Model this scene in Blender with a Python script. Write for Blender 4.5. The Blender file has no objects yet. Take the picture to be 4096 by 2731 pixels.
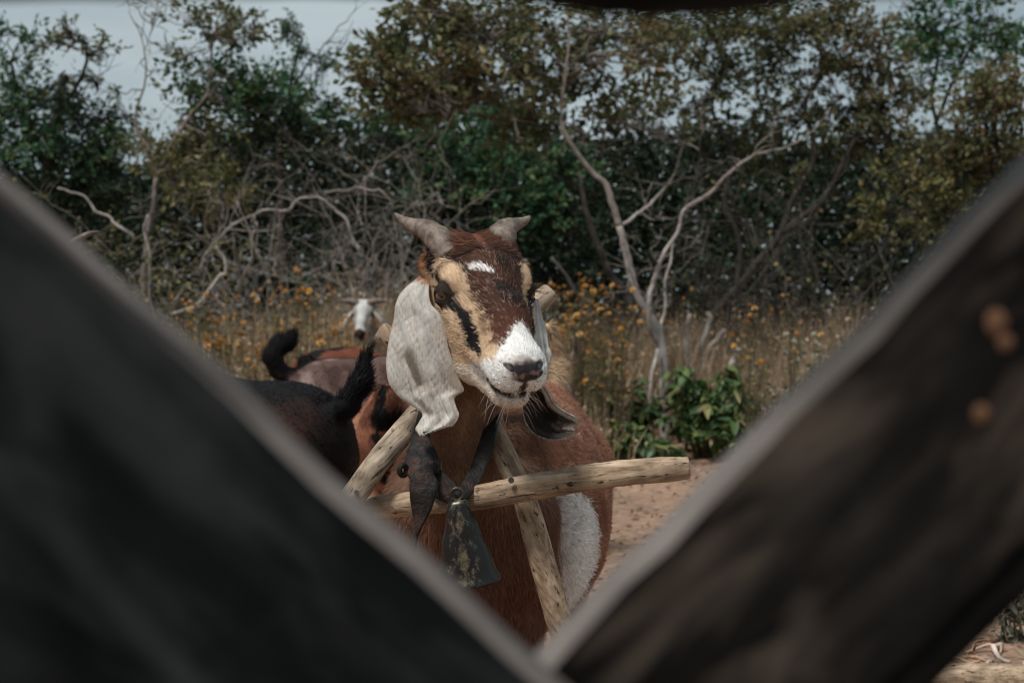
import bpy, bmesh, math, random
import numpy as np
from mathutils import Vector, Matrix

random.seed(7)
RNG = np.random.default_rng(7)
scene = bpy.context.scene
COL = scene.collection

# ------------------------------------------------------------------ camera
FPX = 6068.0                     # focal length in photograph pixels (4096 wide)
CAM_H = 0.77
PITCH = math.radians(0.925)
cam_data = bpy.data.cameras.new('camera')
cam_data.sensor_width = 36.0
cam_data.lens = 36.0 * FPX / 4096.0
cam_data.clip_start = 0.02
cam_data.clip_end = 2000.0
cam_data.dof.use_dof = True
cam_data.dof.focus_distance = 1.97
cam_data.dof.aperture_fstop = 8.9
cam = bpy.data.objects.new('camera', cam_data)
cam.location = (0, 0, CAM_H)
cam.rotation_euler = (math.pi / 2 - PITCH, 0, 0)
COL.objects.link(cam)
scene.camera = cam

# ------------------------------------------------------------------ sky and sun
SUN_DIR = Vector((-0.34, -0.34, 0.88)).normalized()      # towards the sun
SUN_EL = math.asin(SUN_DIR.z)
SUN_AZ = math.atan2(SUN_DIR.x, SUN_DIR.y)
world = bpy.data.worlds.new('World')
scene.world = world
world.use_nodes = True
wn, wl = world.node_tree.nodes, world.node_tree.links
wn.clear()
w_out = wn.new('ShaderNodeOutputWorld')
w_bg = wn.new('ShaderNodeBackground')
w_bg.inputs['Strength'].default_value = 0.1
w_sky = wn.new('ShaderNodeTexSky')
w_sky.sky_type = 'NISHITA'
w_sky.sun_disc = False
w_sky.sun_elevation = SUN_EL
w_sky.sun_rotation = SUN_AZ
w_sky.air_density = 1.0
w_sky.dust_density = 1.5
w_tc = wn.new('ShaderNodeTexCoord')
w_map = wn.new('ShaderNodeMapping')
w_map.inputs['Scale'].default_value = (1.0, 1.0, 4.5)      # cloud bands lie flat
w_noise = wn.new('ShaderNodeTexNoise')
w_noise.inputs['Scale'].default_value = 3.2
w_noise.inputs['Detail'].default_value = 5.0
w_noise.inputs['Roughness'].default_value = 0.5
w_ramp = wn.new('ShaderNodeValToRGB')
w_ramp.color_ramp.elements[0].position = 0.30
w_ramp.color_ramp.elements[0].color = (2.55, 3.35, 3.65, 1)
w_ramp.color_ramp.elements[1].position = 0.68
w_ramp.color_ramp.elements[1].color = (5.0, 5.75, 6.0, 1)
w_mix = wn.new('ShaderNodeMix')
w_mix.data_type = 'RGBA'
w_mix.inputs[0].default_value = 0.90
wl.new(w_tc.outputs['Generated'], w_map.inputs['Vector'])
wl.new(w_map.outputs['Vector'], w_noise.inputs['Vector'])
wl.new(w_noise.outputs['Fac'], w_ramp.inputs['Fac'])
wl.new(w_sky.outputs['Color'], w_mix.inputs[6])
wl.new(w_ramp.outputs['Color'], w_mix.inputs[7])
wl.new(w_mix.outputs[2], w_bg.inputs['Color'])
wl.new(w_bg.outputs['Background'], w_out.inputs['Surface'])

sun_data = bpy.data.lights.new('sun', 'SUN')
sun_data.energy = 3.3
sun_data.angle = math.radians(12.0)
sun_data.color = (1.0, 0.955, 0.89)
sun = bpy.data.objects.new('sun', sun_data)
sun.rotation_euler = SUN_DIR.to_track_quat('Z', 'Y').to_euler()
sun.location = (-3, -3, 8)
COL.objects.link(sun)

scene.view_settings.view_transform = 'Standard'
scene.view_settings.look = 'None'
scene.view_settings.gamma = 1.0
scene.view_settings.use_curve_mapping = False
scene.view_settings.exposure = 0.0
scene.render.engine = 'CYCLES'
scene.cycles.use_denoising = True
scene.cycles.filter_width = 1.1
scene.cycles.max_bounces = 6
scene.cycles.diffuse_bounces = 3
scene.cycles.transparent_max_bounces = 6
scene.cycles.sample_clamp_indirect = 4.0

# ------------------------------------------------------------------ helpers
def at(px, py, d):
    """the point of the place that lies d metres in front of the lens at photograph pixel (px, py)"""
    xc = (px - 2048.0) / FPX * d
    yc = -(py - 1365.5) / FPX * d
    cp, sp = math.cos(PITCH), math.sin(PITCH)
    return Vector((xc, d * cp + yc * sp, CAM_H - d * sp + yc * cp))

def srgb(r, g, b):
    def f(c):
        c /= 255.0
        return c / 12.92 if c <= 0.04045 else ((c + 0.055) / 1.055) ** 2.4
    return (f(r), f(g), f(b))

def empty(name, loc=(0, 0, 0), rz=0.0, label=None, cat=None, group=None):
    o = bpy.data.objects.new(name, None)
    o.location = loc
    o.rotation_euler = (0, 0, rz)
    o.empty_display_size = 0.05
    COL.objects.link(o)
    tag(o, label, cat, group)
    return o

def tag(o, label=None, cat=None, group=None, kind=None):
    if label: o['label'] = label
    if cat: o['category'] = cat
    if group: o['group'] = group
    if kind: o['kind'] = kind
    return o

def np_mesh(name, verts, faces, colors=None, normals=None, smooth=True):
    """faces: an (n,3) or (n,4) int array, or a list of such arrays"""
    if not isinstance(faces, (list, tuple)): faces = [faces]
    faces = [np.asarray(f, dtype=np.int32) for f in faces if len(f)]
    verts = np.asarray(verts, dtype=np.float32)
    me = bpy.data.meshes.new(name)
    nl = sum(f.size for f in faces); nf = sum(len(f) for f in faces)
    me.vertices.add(len(verts)); me.loops.add(nl); me.polygons.add(nf)
    me.vertices.foreach_set('co', verts.ravel())
    li = np.concatenate([f.ravel() for f in faces]).astype(np.int32)
    tot = np.concatenate([np.full(len(f), f.shape[1], np.int32) for f in faces])
    start = np.concatenate([[0], np.cumsum(tot)[:-1]]).astype(np.int32)
    me.loops.foreach_set('vertex_index', li)
    me.polygons.foreach_set('loop_start', start)
    me.polygons.foreach_set('use_smooth', np.full(nf, smooth, dtype=bool))
    me.update(calc_edges=True)
    me.validate()
    if colors is not None:
        c = np.ones((len(verts), 4), np.float32); c[:, :3] = colors
        a = me.color_attributes.new('Col', 'FLOAT_COLOR', 'POINT')
        a.data.foreach_set('color', c.ravel())
    if normals is not None:
        me.normals_split_custom_set_from_vertices(np.asarray(normals, np.float32))
    return me

def mesh_obj(name, me, mat=None, parent=None, matrix=None):
    o = bpy.data.objects.new(name, me)
    COL.objects.link(o)
    if mat: me.materials.append(mat) if not me.materials else None
    if parent:
        o.parent = parent
        if matrix is None:
            # geometry given in world space: undo the parent's placement
            m = Matrix.Identity(4); q = parent
            while q: m = q.matrix_parent_inverse @ q.matrix_basis @ m; q = q.parent
            o.matrix_parent_inverse = m.inverted()
    if matrix is not None: o.matrix_basis = matrix
    return o

class Waves:
    """smooth band-limited random field from plane waves"""
    def __init__(self, freq, n=9, seed=0):
        r = np.random.default_rng(seed)
        k = r.normal(size=(n, 3)); k /= np.linalg.norm(k, axis=1)[:, None]
        self.k = k * (freq * r.uniform(0.5, 1.5, n)[:, None] * 2 * math.pi)
        self.p = r.uniform(0, 2 * math.pi, n); self.n = n
    def __call__(self, P):
        return np.sin(np.asarray(P) @ self.k.T + self.p).sum(axis=-1) / math.sqrt(self.n)

def sstep(a, b, x):
    t = np.clip((x - a) / (b - a), 0, 1)
    return t * t * (3 - 2 * t)

def mixc(c, col, m):
    return c * (1 - m[:, None]) + np.asarray(col, np.float64)[None, :] * m[:, None]

def spline(pts, n):
    """Catmull-Rom through rows of pts (any width), n samples"""
    P = np.asarray(pts, float)
    P = np.vstack([2 * P[0] - P[1], P, 2 * P[-1] - P[-2]])
    m = len(P) - 3
    t = np.linspace(0, m - 1e-6, n); i = t.astype(int); u = (t - i)[:, None]
    a, b, c, d = P[i], P[i + 1], P[i + 2], P[i + 3]
    return 0.5 * (2 * b + (c - a) * u + (2 * a - 5 * b + 4 * c - d) * u**2 + (3 * b - a - 3 * c + d) * u**3)

def tube(path, rad, seg=12, flat=1.0, rough=0.0, seed=0, cap=True, up=(0, 0, 1)):
    """verts, quads, caps of a tapering tube along path (n,3); flat squashes one axis"""
    path = np.asarray(path, float); n = len(path)
    rad = np.broadcast_to(np.asarray(rad, float), (n,))
    T = np.gradient(path, axis=0); T /= np.linalg.norm(T, axis=1)[:, None] + 1e-12
    N = np.zeros_like(T); v = np.array(up, float)
    if abs(T[0] @ v) > 0.95: v = np.array((1.0, 0.2, 0))
    for i in range(n):
        v = v - T[i] * (T[i] @ v); v /= np.linalg.norm(v) + 1e-12; N[i] = v
    B = np.cross(T, N)
    a = np.linspace(0, 2 * math.pi, seg, endpoint=False)
    r = np.ones((n, seg))
    if rough:
        rr = np.random.default_rng(seed)
        ph = rr.uniform(0, 6.28, 6)
        s = np.linspace(0, 1, n)[:, None]
        for k in range(3):
            r += rough * np.sin((k + 1) * a[None, :] + ph[k] + 5 * (k + 1) * s + 2 * np.sin(7 * s + ph[k + 3])) / (k + 1)
        r += rough * 0.35 * rr.normal(size=(n, seg))
    V = path[:, None, :] + rad[:, None, None] * r[:, :, None] * (np.cos(a)[None, :, None] * N[:, None, :] * flat + np.sin(a)[None, :, None] * B[:, None, :])
    V = V.reshape(-1, 3)
    i, j = np.meshgrid(np.arange(n - 1), np.arange(seg), indexing='ij'); i = i.ravel(); j = j.ravel(); j2 = (j + 1) % seg
    Q = np.stack([i * seg + j, i * seg + j2, (i + 1) * seg + j2, (i + 1) * seg + j], 1)
    tris = np.zeros((0, 3), int)
    if cap:
        V = np.vstack([V, path[:1], path[-1:]])
        c0, c1 = n * seg, n * seg + 1
        jj = np.arange(seg); k2 = (jj + 1) % seg
        tris = np.vstack([np.stack([k2, jj, np.full(seg, c0)], 1), np.stack([(n - 1) * seg + jj, (n - 1) * seg + k2, np.full(seg, c1)], 1)])
    return V, Q, tris

class Acc:
    """collects tubes and other pieces that belong to ONE part"""
    def __init__(self): self.v = []; self.q = []; self.t = []; self.c = []; self.n = 0
    def add(self, V, Q=None, T=None, color=None):
        if Q is not None and len(Q): self.q.append(np.asarray(Q) + self.n)
        if T is not None and len(T): self.t.append(np.asarray(T) + self.n)
        self.v.append(V); self.n += len(V)
        if color is not None: self.c.append(np.broadcast_to(np.asarray(color, float), (len(V), 3)))
    def mesh(self, name, smooth=True):
        f = []
        if self.q: f.append(np.concatenate(self.q))
        if self.t: f.append(np.concatenate(self.t))
        return np_mesh(name, np.concatenate(self.v), f, np.concatenate(self.c) if self.c else None, smooth=smooth)

# ------------------------------------------------------------------ materials
MATS = {}
def new_mat(name):
    m = bpy.data.materials.new(name); m.use_nodes = True
    nt = m.node_tree; nt.nodes.clear()
    out = nt.nodes.new('ShaderNodeOutputMaterial'); b = nt.nodes.new('ShaderNodeBsdfPrincipled')
    nt.links.new(b.outputs[0], out.inputs[0])
    MATS[name] = m
    return m, nt.nodes, nt.links, b

def ramp(N, pts):
    r = N.new('ShaderNodeValToRGB'); e = r.color_ramp.elements
    while len(e) < len(pts): e.new(0.5)
    for k, (p, c) in enumerate(pts):
        e[k].position = p; e[k].color = (*c, 1) if len(c) == 3 else c
    return r

def noise(N, L, vec, scale, detail=4, rough=0.55, dist=0.0):
    n = N.new('ShaderNodeTexNoise')
    n.inputs['Scale'].default_value = scale; n.inputs['Detail'].default_value = detail
    n.inputs['Roughness'].default_value = rough; n.inputs['Distortion'].default_value = dist
    if vec is not None: L.new(vec, n.inputs['Vector'])
    return n

def mapping(N, L, vec, scale, loc=(0, 0, 0)):
    m = N.new('ShaderNodeMapping'); m.inputs['Scale'].default_value = scale; m.inputs['Location'].default_value = loc
    L.new(vec, m.inputs['Vector']); return m.outputs[0]

def mix(N, L, fac, a, b, mode='MIX'):
    m = N.new('ShaderNodeMix'); m.data_type = 'RGBA'; m.blend_type = mode
    for sock, val in ((m.inputs[0], fac), (m.inputs[6], a), (m.inputs[7], b)):
        if isinstance(val, (int, float)): sock.default_value = val
        elif isinstance(val, tuple): sock.default_value = (*val, 1)
        else: L.new(val, sock)
    return m.outputs[2]

def bump(N, L, b, height, strength=0.4, dist=0.002):
    bp = N.new('ShaderNodeBump'); bp.inputs['Strength'].default_value = strength; bp.inputs['Distance'].default_value = dist
    L.new(height, bp.inputs['Height']); L.new(bp.outputs[0], b.inputs['Normal'])

def mat_attr(name, rough=0.7, spec=0.25, transl=0.0, jitter=0.0, jscale=40, bump_s=0.0, bump_scale=200):
    m, N, L, b = new_mat(name)
    a = N.new('ShaderNodeAttribute'); a.attribute_name = 'Col'
    col = a.outputs['Color']
    if jitter:
        tc = N.new('ShaderNodeTexCoord'); n = noise(N, L, tc.outputs['Object'], jscale, 5)
        r = ramp(N, [(0.3, (1 - jitter,) * 3), (0.7, (1 + jitter,) * 3)]); L.new(n.outputs['Fac'], r.inputs[0])
        col = mix(N, L, 1.0, col, r.outputs[0], 'MULTIPLY')
        if bump_s:
            n2 = noise(N, L, tc.outputs['Object'], bump_scale, 4); bump(N, L, b, n2.outputs['Fac'], bump_s, 0.001)
    L.new(col, b.inputs['Base Color'])
    b.inputs['Roughness'].default_value = rough
    b.inputs['Specular IOR Level'].default_value = spec
    if transl:
        out = [n for n in N if n.type == 'OUTPUT_MATERIAL'][0]
        t = N.new('ShaderNodeBsdfTranslucent'); L.new(col, t.inputs[0])
        ms = N.new('ShaderNodeMixShader'); ms.inputs[0].default_value = transl
        L.new(b.outputs[0], ms.inputs[1]); L.new(t.outputs[0], ms.inputs[2]); L.new(ms.outputs[0], out.inputs[0])
    return m

def mat_wood(name, c_dark, c_mid, c_light, along=0, stretch=14.0, scale=9.0, pit=0.0, rough=0.8, bump_s=0.5, spots=None, blotch=None, spec=0.25):
    """weathered wood; the grain runs along the object's own axis `along`"""
    m, N, L, b = new_mat(name)
    tc = N.new('ShaderNodeTexCoord')
    s = [scale * stretch] * 3; s[along] = scale
    v = mapping(N, L, tc.outputs['Object'], tuple(s))
    n = noise(N, L, v, 1.0, 6, 0.6, 0.3)
    r = ramp(N, [(0.28, c_dark), (0.5, c_mid), (0.74, c_light)]); L.new(n.outputs['Fac'], r.inputs[0])
    col = r.outputs[0]
    big = noise(N, L, tc.outputs['Object'], scale * 1.6, 4, 0.6)
    rb = ramp(N, [(0.32, (0.55, 0.52, 0.5)), (0.65, (1.12, 1.1, 1.08))]); L.new(big.outputs['Fac'], rb.inputs[0])
    col = mix(N, L, 1.0, col, rb.outputs[0], 'MULTIPLY')
    h = n.outputs['Fac']
    s3 = [scale * 13] * 3; s3[along] = scale * 0.55
    cn = noise(N, L, mapping(N, L, tc.outputs['Object'], tuple(s3), (3.1, 1.7, 0.4)), 1.0, 4, 0.6, 0.2)
    cr = ramp(N, [(0.33, (1, 1, 1)), (0.40, (0, 0, 0))]); L.new(cn.outputs['Fac'], cr.inputs[0])
    col = mix(N, L, cr.outputs[0], col, tuple(0.35 * k for k in c_dark))
    if blotch:
        bn = noise(N, L, mapping(N, L, tc.outputs['Object'], tuple((0.35 if k == along else 1.0) * blotch[0] for k in range(3))), 1.0, 3, 0.6, 0.4)
        br = ramp(N, [(blotch[2], (0, 0, 0)), (blotch[2] + 0.22, (1, 1, 1))]); L.new(bn.outputs['Fac'], br.inputs[0])
        col = mix(N, L, br.outputs[0], col, blotch[1])
    if pit:
        s2 = [scale * 7] * 3; s2[along] = scale * 2.6
        pv = mapping(N, L, tc.outputs['Object'], tuple(s2))
        pn = noise(N, L, pv, 1.0, 5, 0.7)
        pr = ramp(N, [(0.62 - pit * 0.06, (0, 0, 0)), (0.68 - pit * 0.05, (1, 1, 1))]); L.new(pn.outputs['Fac'], pr.inputs[0])
        col = mix(N, L, pr.outputs[0], col, (0.035, 0.022, 0.014))
        sb = N.new('ShaderNodeMath'); sb.operation = 'SUBTRACT'; L.new(h, sb.inputs[0]); L.new(pr.outputs[0], sb.inputs[1]); h = sb.outputs[0]
    if spots:
        sp, c = spots
        sn = noise(N, L, tc.outputs['Object'], sp, 2, 0.5)
        sr = ramp(N, [(0.66, (0, 0, 0)), (0.74, (1, 1, 1))]); L.new(sn.outputs['Fac'], sr.inputs[0])
        col = mix(N, L, sr.outputs[0], col, c)
    L.new(col, b.inputs['Base Color'])
    b.inputs['Roughness'].default_value = rough
    b.inputs['Specular IOR Level'].default_value = spec
    bump(N, L, b, h, bump_s, 0.0015)
    return m

# ------------------------------------------------------------------ signed distance shapes
def smin(a, b, k):
    h = np.maximum(k - np.abs(a - b), 0) / k
    return np.minimum(a, b) - h * h * (k * 0.25)
def smax(a, b, k): return -smin(-a, -b, k)
def ell(p, c, r):
    x, y, z = (p[0] - c[0]) / r[0], (p[1] - c[1]) / r[1], (p[2] - c[2]) / r[2]
    k0 = np.sqrt(x * x + y * y + z * z)
    k1 = np.sqrt((x / r[0])**2 + (y / r[1])**2 + (z / r[2])**2)
    return k0 * (k0 - 1.0) / (k1 + 1e-9)
def cone(p, a, b, ra, rb, sx=None):
    """capsule from a to b whose radius runs from ra to rb"""
    a = np.asarray(a, np.float32); b = np.asarray(b, np.float32); ba = b - a
    q0, q1, q2 = p[0] - a[0], p[1] - a[1], p[2] - a[2]
    h = np.clip((q0 * ba[0] + q1 * ba[1] + q2 * ba[2]) / float(ba @ ba), 0, 1)
    d = np.sqrt((q0 - ba[0] * h)**2 + (q1 - ba[1] * h)**2 + (q2 - ba[2] * h)**2)
    return d - (ra + (rb - ra) * h)

def surface_nets(F, xs, ys, zs):
    S = F < 0
    c = np.zeros(tuple(n - 1 for n in F.shape), np.int8)
    for dx in (0, 1):
        for dy in (0, 1):
            for dz in (0, 1):
                c += S[dx:F.shape[0] - 1 + dx, dy:F.shape[1] - 1 + dy, dz:F.shape[2] - 1 + dz]
    act = (c > 0) & (c < 8)
    I, J, K = np.nonzero(act)
    idx = np.full(act.shape, -1, np.int32); idx[I, J, K] = np.arange(len(I))
    corner = {}
    for dx in (0, 1):
        for dy in (0, 1):
            for dz in (0, 1):
                corner[dx, dy, dz] = F[I + dx, J + dy, K + dz]
    acc = np.zeros((len(I), 3)); cnt = np.zeros(len(I))
    ks = list(corner)
    for a in ks:
        for ax in range(3):
            if a[ax] == 0:
                b = list(a); b[ax] = 1; b = tuple(b)
                fa, fb = corner[a], corner[b]
                cr = (fa < 0) != (fb < 0)
                t = np.where(cr, fa / np.where(cr, fa - fb, 1), 0)
                pos = np.stack([np.full(len(I), a[k], float) for k in range(3)], 1); pos[:, ax] = t
                acc += pos * cr[:, None]; cnt += cr
    acc /= cnt[:, None]
    V = np.stack([xs[I] + acc[:, 0] * (xs[I + 1] - xs[I]), ys[J] + acc[:, 1] * (ys[J + 1] - ys[J]), zs[K] + acc[:, 2] * (zs[K + 1] - zs[K])], 1)
    quads = []
    for ax in range(3):
        o1, o2 = [(1, 2), (2, 0), (0, 1)][ax]
        sl0 = [slice(None)] * 3; sl1 = [slice(None)] * 3
        sl0[ax] = slice(0, -1); sl1[ax] = slice(1, None)
        A, B = S[tuple(sl0)], S[tuple(sl1)]
        ch = A != B
        E = np.stack(np.nonzero(ch), 1)
        ok = (E[:, o1] > 0) & (E[:, o2] > 0) & (E[:, o1] < F.shape[o1] - 1) & (E[:, o2] < F.shape[o2] - 1)
        E = E[ok]
        flip = A[E[:, 0], E[:, 1], E[:, 2]]
        def cell(d1, d2):
            e = E.copy(); e[:, o1] += d1; e[:, o2] += d2
            return idx[e[:, 0], e[:, 1], e[:, 2]]
        q = np.stack([cell(-1, -1), cell(0, -1), cell(0, 0), cell(-1, 0)], 1)
        q[~flip] = q[~flip][:, ::-1]
        quads.append(q)
    Q = np.concatenate(quads); Q = Q[(Q >= 0).all(1)]
    return V, Q

def grid_axis(lo, hi, fine_lo, fine_hi, coarse, fine):
    a = np.arange(lo, fine_lo, coarse); b = np.arange(fine_lo, fine_hi, fine); c = np.arange(fine_hi, hi + coarse, coarse)
    return np.concatenate([a, b, c]).astype(np.float64)

def mesh_normals(V, Q):
    n = np.cross(V[Q[:, 2]] - V[Q[:, 0]], V[Q[:, 3]] - V[Q[:, 1]])
    N = np.zeros_like(V)
    for k in range(4): np.add.at(N, Q[:, k], n)
    return N / (np.linalg.norm(N, axis=1)[:, None] + 1e-12), n

def grow_fur(name, V, Q, N, count, weight, color_fn, flow_fn, len_fn, width, mat, parent, lift=0.35, jitter=0.25, seed=3, jit_col=0.18):
    """short hair as thin tapering blades rooted on the skin"""
    r = np.random.default_rng(seed)
    A = np.linalg.norm(np.cross(V[Q[:, 2]] - V[Q[:, 0]], V[Q[:, 3]] - V[Q[:, 1]]), axis=1) * 0.5
    C = V[Q].mean(1)
    w = A * weight(C); w /= w.sum()
    f = r.choice(len(Q), count, p=w)
    u, v = r.random(count)[:, None], r.random(count)[:, None]
    q = Q[f]
    P = (V[q[:, 0]] * (1 - u) + V[q[:, 1]] * u) * (1 - v) + (V[q[:, 3]] * (1 - u) + V[q[:, 2]] * u) * v
    n = (N[q[:, 0]] * (1 - u) + N[q[:, 1]] * u) * (1 - v) + (N[q[:, 3]] * (1 - u) + N[q[:, 2]] * u) * v
    n /= np.linalg.norm(n, axis=1)[:, None] + 1e-12
    d = flow_fn(P, n) + r.normal(size=(count, 3)) * jitter
    d -= n * (d * n).sum(1)[:, None]; d /= np.linalg.norm(d, axis=1)[:, None] + 1e-9
    ln = (len_fn(P) * r.uniform(0.6, 1.25, count))[:, None]
    lf = (lift * r.uniform(0.4, 1.6, count))[:, None]
    d1 = d + n * lf; d1 /= np.linalg.norm(d1, axis=1)[:, None]
    d2 = d + n * lf * 0.25; d2 /= np.linalg.norm(d2, axis=1)[:, None]
    side = np.cross(d1, n); side /= np.linalg.norm(side, axis=1)[:, None] + 1e-9
    wd = (width * r.uniform(0.7, 1.3, count))[:, None]
    base = P - n * 0.0012
    m = base + d1 * ln * 0.55; t = m + d2 * ln * 0.45
    VV = np.stack([base - side * wd, base + side * wd, m - side * wd * 0.8, m + side * wd * 0.8, t], 1).reshape(-1, 3)
    b = (np.arange(count) * 5)[:, None]
    QQ = b + np.array([[0, 1, 3, 2]]); TT = b + np.array([[2, 3, 4]])
    c = color_fn(P + r.normal(size=P.shape) * 0.0020)
    c = c * np.exp(r.normal(size=(count, 1)) * jit_col)
    cc = np.repeat(c, 5, axis=0)
    nn = n + side * r.normal(size=(count, 1)) * 0.27 + d * 0.15
    nn /= np.linalg.norm(nn, axis=1)[:, None]
    me = np_mesh(name, VV, [QQ, TT], cc, np.repeat(nn, 5, axis=0))
    return mesh_obj(name, me, mat, parent)
# ================================================================== the horned goat with the yoke
M_FUR = mat_attr('goat_fur', rough=0.70, spec=0.08)
M_SKIN = mat_attr('goat_skin', rough=0.75, spec=0.08, jitter=0.15, jscale=120, bump_s=0.3, bump_scale=420)

HEAD_E = at(1938, 1187, 2.0)                      # midpoint between the eyes
YAW, DIP, ROLL = math.radians(22.5), math.radians(34), math.radians(2.0)
def head_axes(yaw, dip, roll):
    f = Vector((math.sin(yaw) * math.cos(dip), -math.cos(yaw) * math.cos(dip), -math.sin(dip)))
    l = Vector((math.cos(yaw), math.sin(yaw), 0))
    u = l.cross(f) * -1.0
    if u.z < 0: u = -u
    R = Matrix.Rotation(roll, 3, f)
    return np.array(f), np.array(R @ l), np.array(R @ u)
HF, HL, HU = head_axes(YAW, DIP, ROLL)
HE = np.array(HEAD_E)
def to_head(P):
    D = np.asarray(P) - HE
    return D @ HF, D @ HL, D @ HU
def from_head(f, l, u): return HE + f * HF + l * HL + u * HU

EYE = (0.002, 0.0535, 0.006)                      # eyeball centre, head space (f, l, u)
EYE_N = np.array((0.36, 0.84, 0.40)); EYE_N /= np.linalg.norm(EYE_N)

def head_sdf(f, l, u, fine=True):
    al = np.abs(l); p = (f, al, u)
    d = ell(p, (-0.040, 0, 0.000), (0.068, 0.056, 0.052))
    d = smin(d, ell(p, (-0.032, 0, 0.022), (0.058, 0.046, 0.032)), 0.022)
    d = smin(d, cone(p, (0.000, 0, 0.016), (0.075, 0, 0.012), 0.040, 0.031), 0.022)
    d = smin(d, cone(p, (0.075, 0, 0.012), (0.136, 0, -0.004), 0.030, 0.026), 0.016)
    d = smin(d, ell(p, (0.142, 0.006, -0.010), (0.032, 0.031, 0.027)), 0.014)
    d = smin(d, ell(p, (0.146, 0.015, -0.022), (0.025, 0.021, 0.014)), 0.010)          # lips
    d = smin(d, ell(p, (0.005, 0.026, -0.030), (0.062, 0.030, 0.046)), 0.024)          # cheek
    d = smin(d, cone(p, (0.050, 0.020, -0.028), (0.112, 0.016, -0.022), 0.032, 0.022), 0.018)
    d = smin(d, ell(p, (-0.014, 0.046, 0.024), (0.030, 0.016, 0.016)), 0.014)          # brow
    d = smin(d, cone(p, (0.020, 0.050, -0.006), (0.060, 0.036, -0.010), 0.012, 0.010), 0.016)   # cheek bone
    # lower jaw
    j = cone(p, (-0.030, 0.022, -0.060), (0.060, 0.019, -0.064), 0.029, 0.025)
    j = smin(j, cone(p, (0.060, 0.018, -0.062), (0.134, 0.009, -0.056), 0.025, 0.0165), 0.014)
    j = smin(j, ell(p, (0.141, 0, -0.056), (0.021, 0.022, 0.014)), 0.010)
    d = smin(d, j, 0.012)
    d = smin(d, ell(p, (-0.066, 0.032, 0.038), (0.022, 0.017, 0.014)), 0.022)          # horn core
    d = smin(d, ell(p, (-0.066, 0.052, 0.008), (0.022, 0.020, 0.018)), 0.022)          # ear root
    if fine:
        e = (f - EYE[0], al - EYE[1], u - EYE[2])
        en = e[0] * EYE_N[0] + e[1] * EYE_N[1] + e[2] * EYE_N[2]
        r = np.sqrt(e[0]**2 + e[1]**2 + e[2]**2)
        # across the eye: along the face (a) and across it (b)
        ax = np.array((0.800, -0.528, 0.310)); ax -= EYE_N * (ax @ EYE_N); ax /= np.linalg.norm(ax)
        bx = np.cross(EYE_N, ax); bx *= np.sign(bx[2])
        a = e[0] * ax[0] + e[1] * ax[1] + e[2] * ax[2]
        b = e[0] * bx[0] + e[1] * bx[1] + e[2] * bx[2]
        d = smax(d, -(r - 0.0172), 0.006)
        lid = np.maximum(r - 0.0184, 0.0140 - r)
        alm = np.sqrt((a / 2.2)**2 + (b + 0.0046)**2) - 0.0050
        alm = np.maximum(alm, -en)
        d = smin(d, lid, 0.005)
        d = smax(d, -alm, 0.0025)
        # nostrils
        nz = cone(p, (0.1665, 0.0085, -0.006), (0.1600, 0.0190, 0.002), 0.0036, 0.0048)
        nz = np.minimum(nz, cone(p, (0.1600, 0.0190, 0.002), (0.1510, 0.0270, 0.002), 0.0046, 0.0026))
        d = smax(d, -nz, 0.004)
        # lip cleft and the line of the mouth
        d = smax(d, -cone(p, (0.1770, 0, -0.010), (0.1740, 0, -0.032), 0.0020, 0.0022), 0.003)
        mo = cone(p, (0.164, 0.0, -0.0410), (0.153, 0.0220, -0.0410), 0.0050, 0.0046)
        mo = np.minimum(mo, cone(p, (0.153, 0.0220, -0.0410), (0.122, 0.0330, -0.0440), 0.0044, 0.0040))
        mo = np.minimum(mo, cone(p, (0.122, 0.0330, -0.0440), (0.102, 0.0415, -0.0385), 0.0040, 0.0034))
        d = smax(d, -mo, 0.0045)
        d = smin(d, ell(p, (0.095, 0.036, -0.026), (0.014, 0.008, 0.010)), 0.008)      # fold at the mouth corner
    return d

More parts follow.
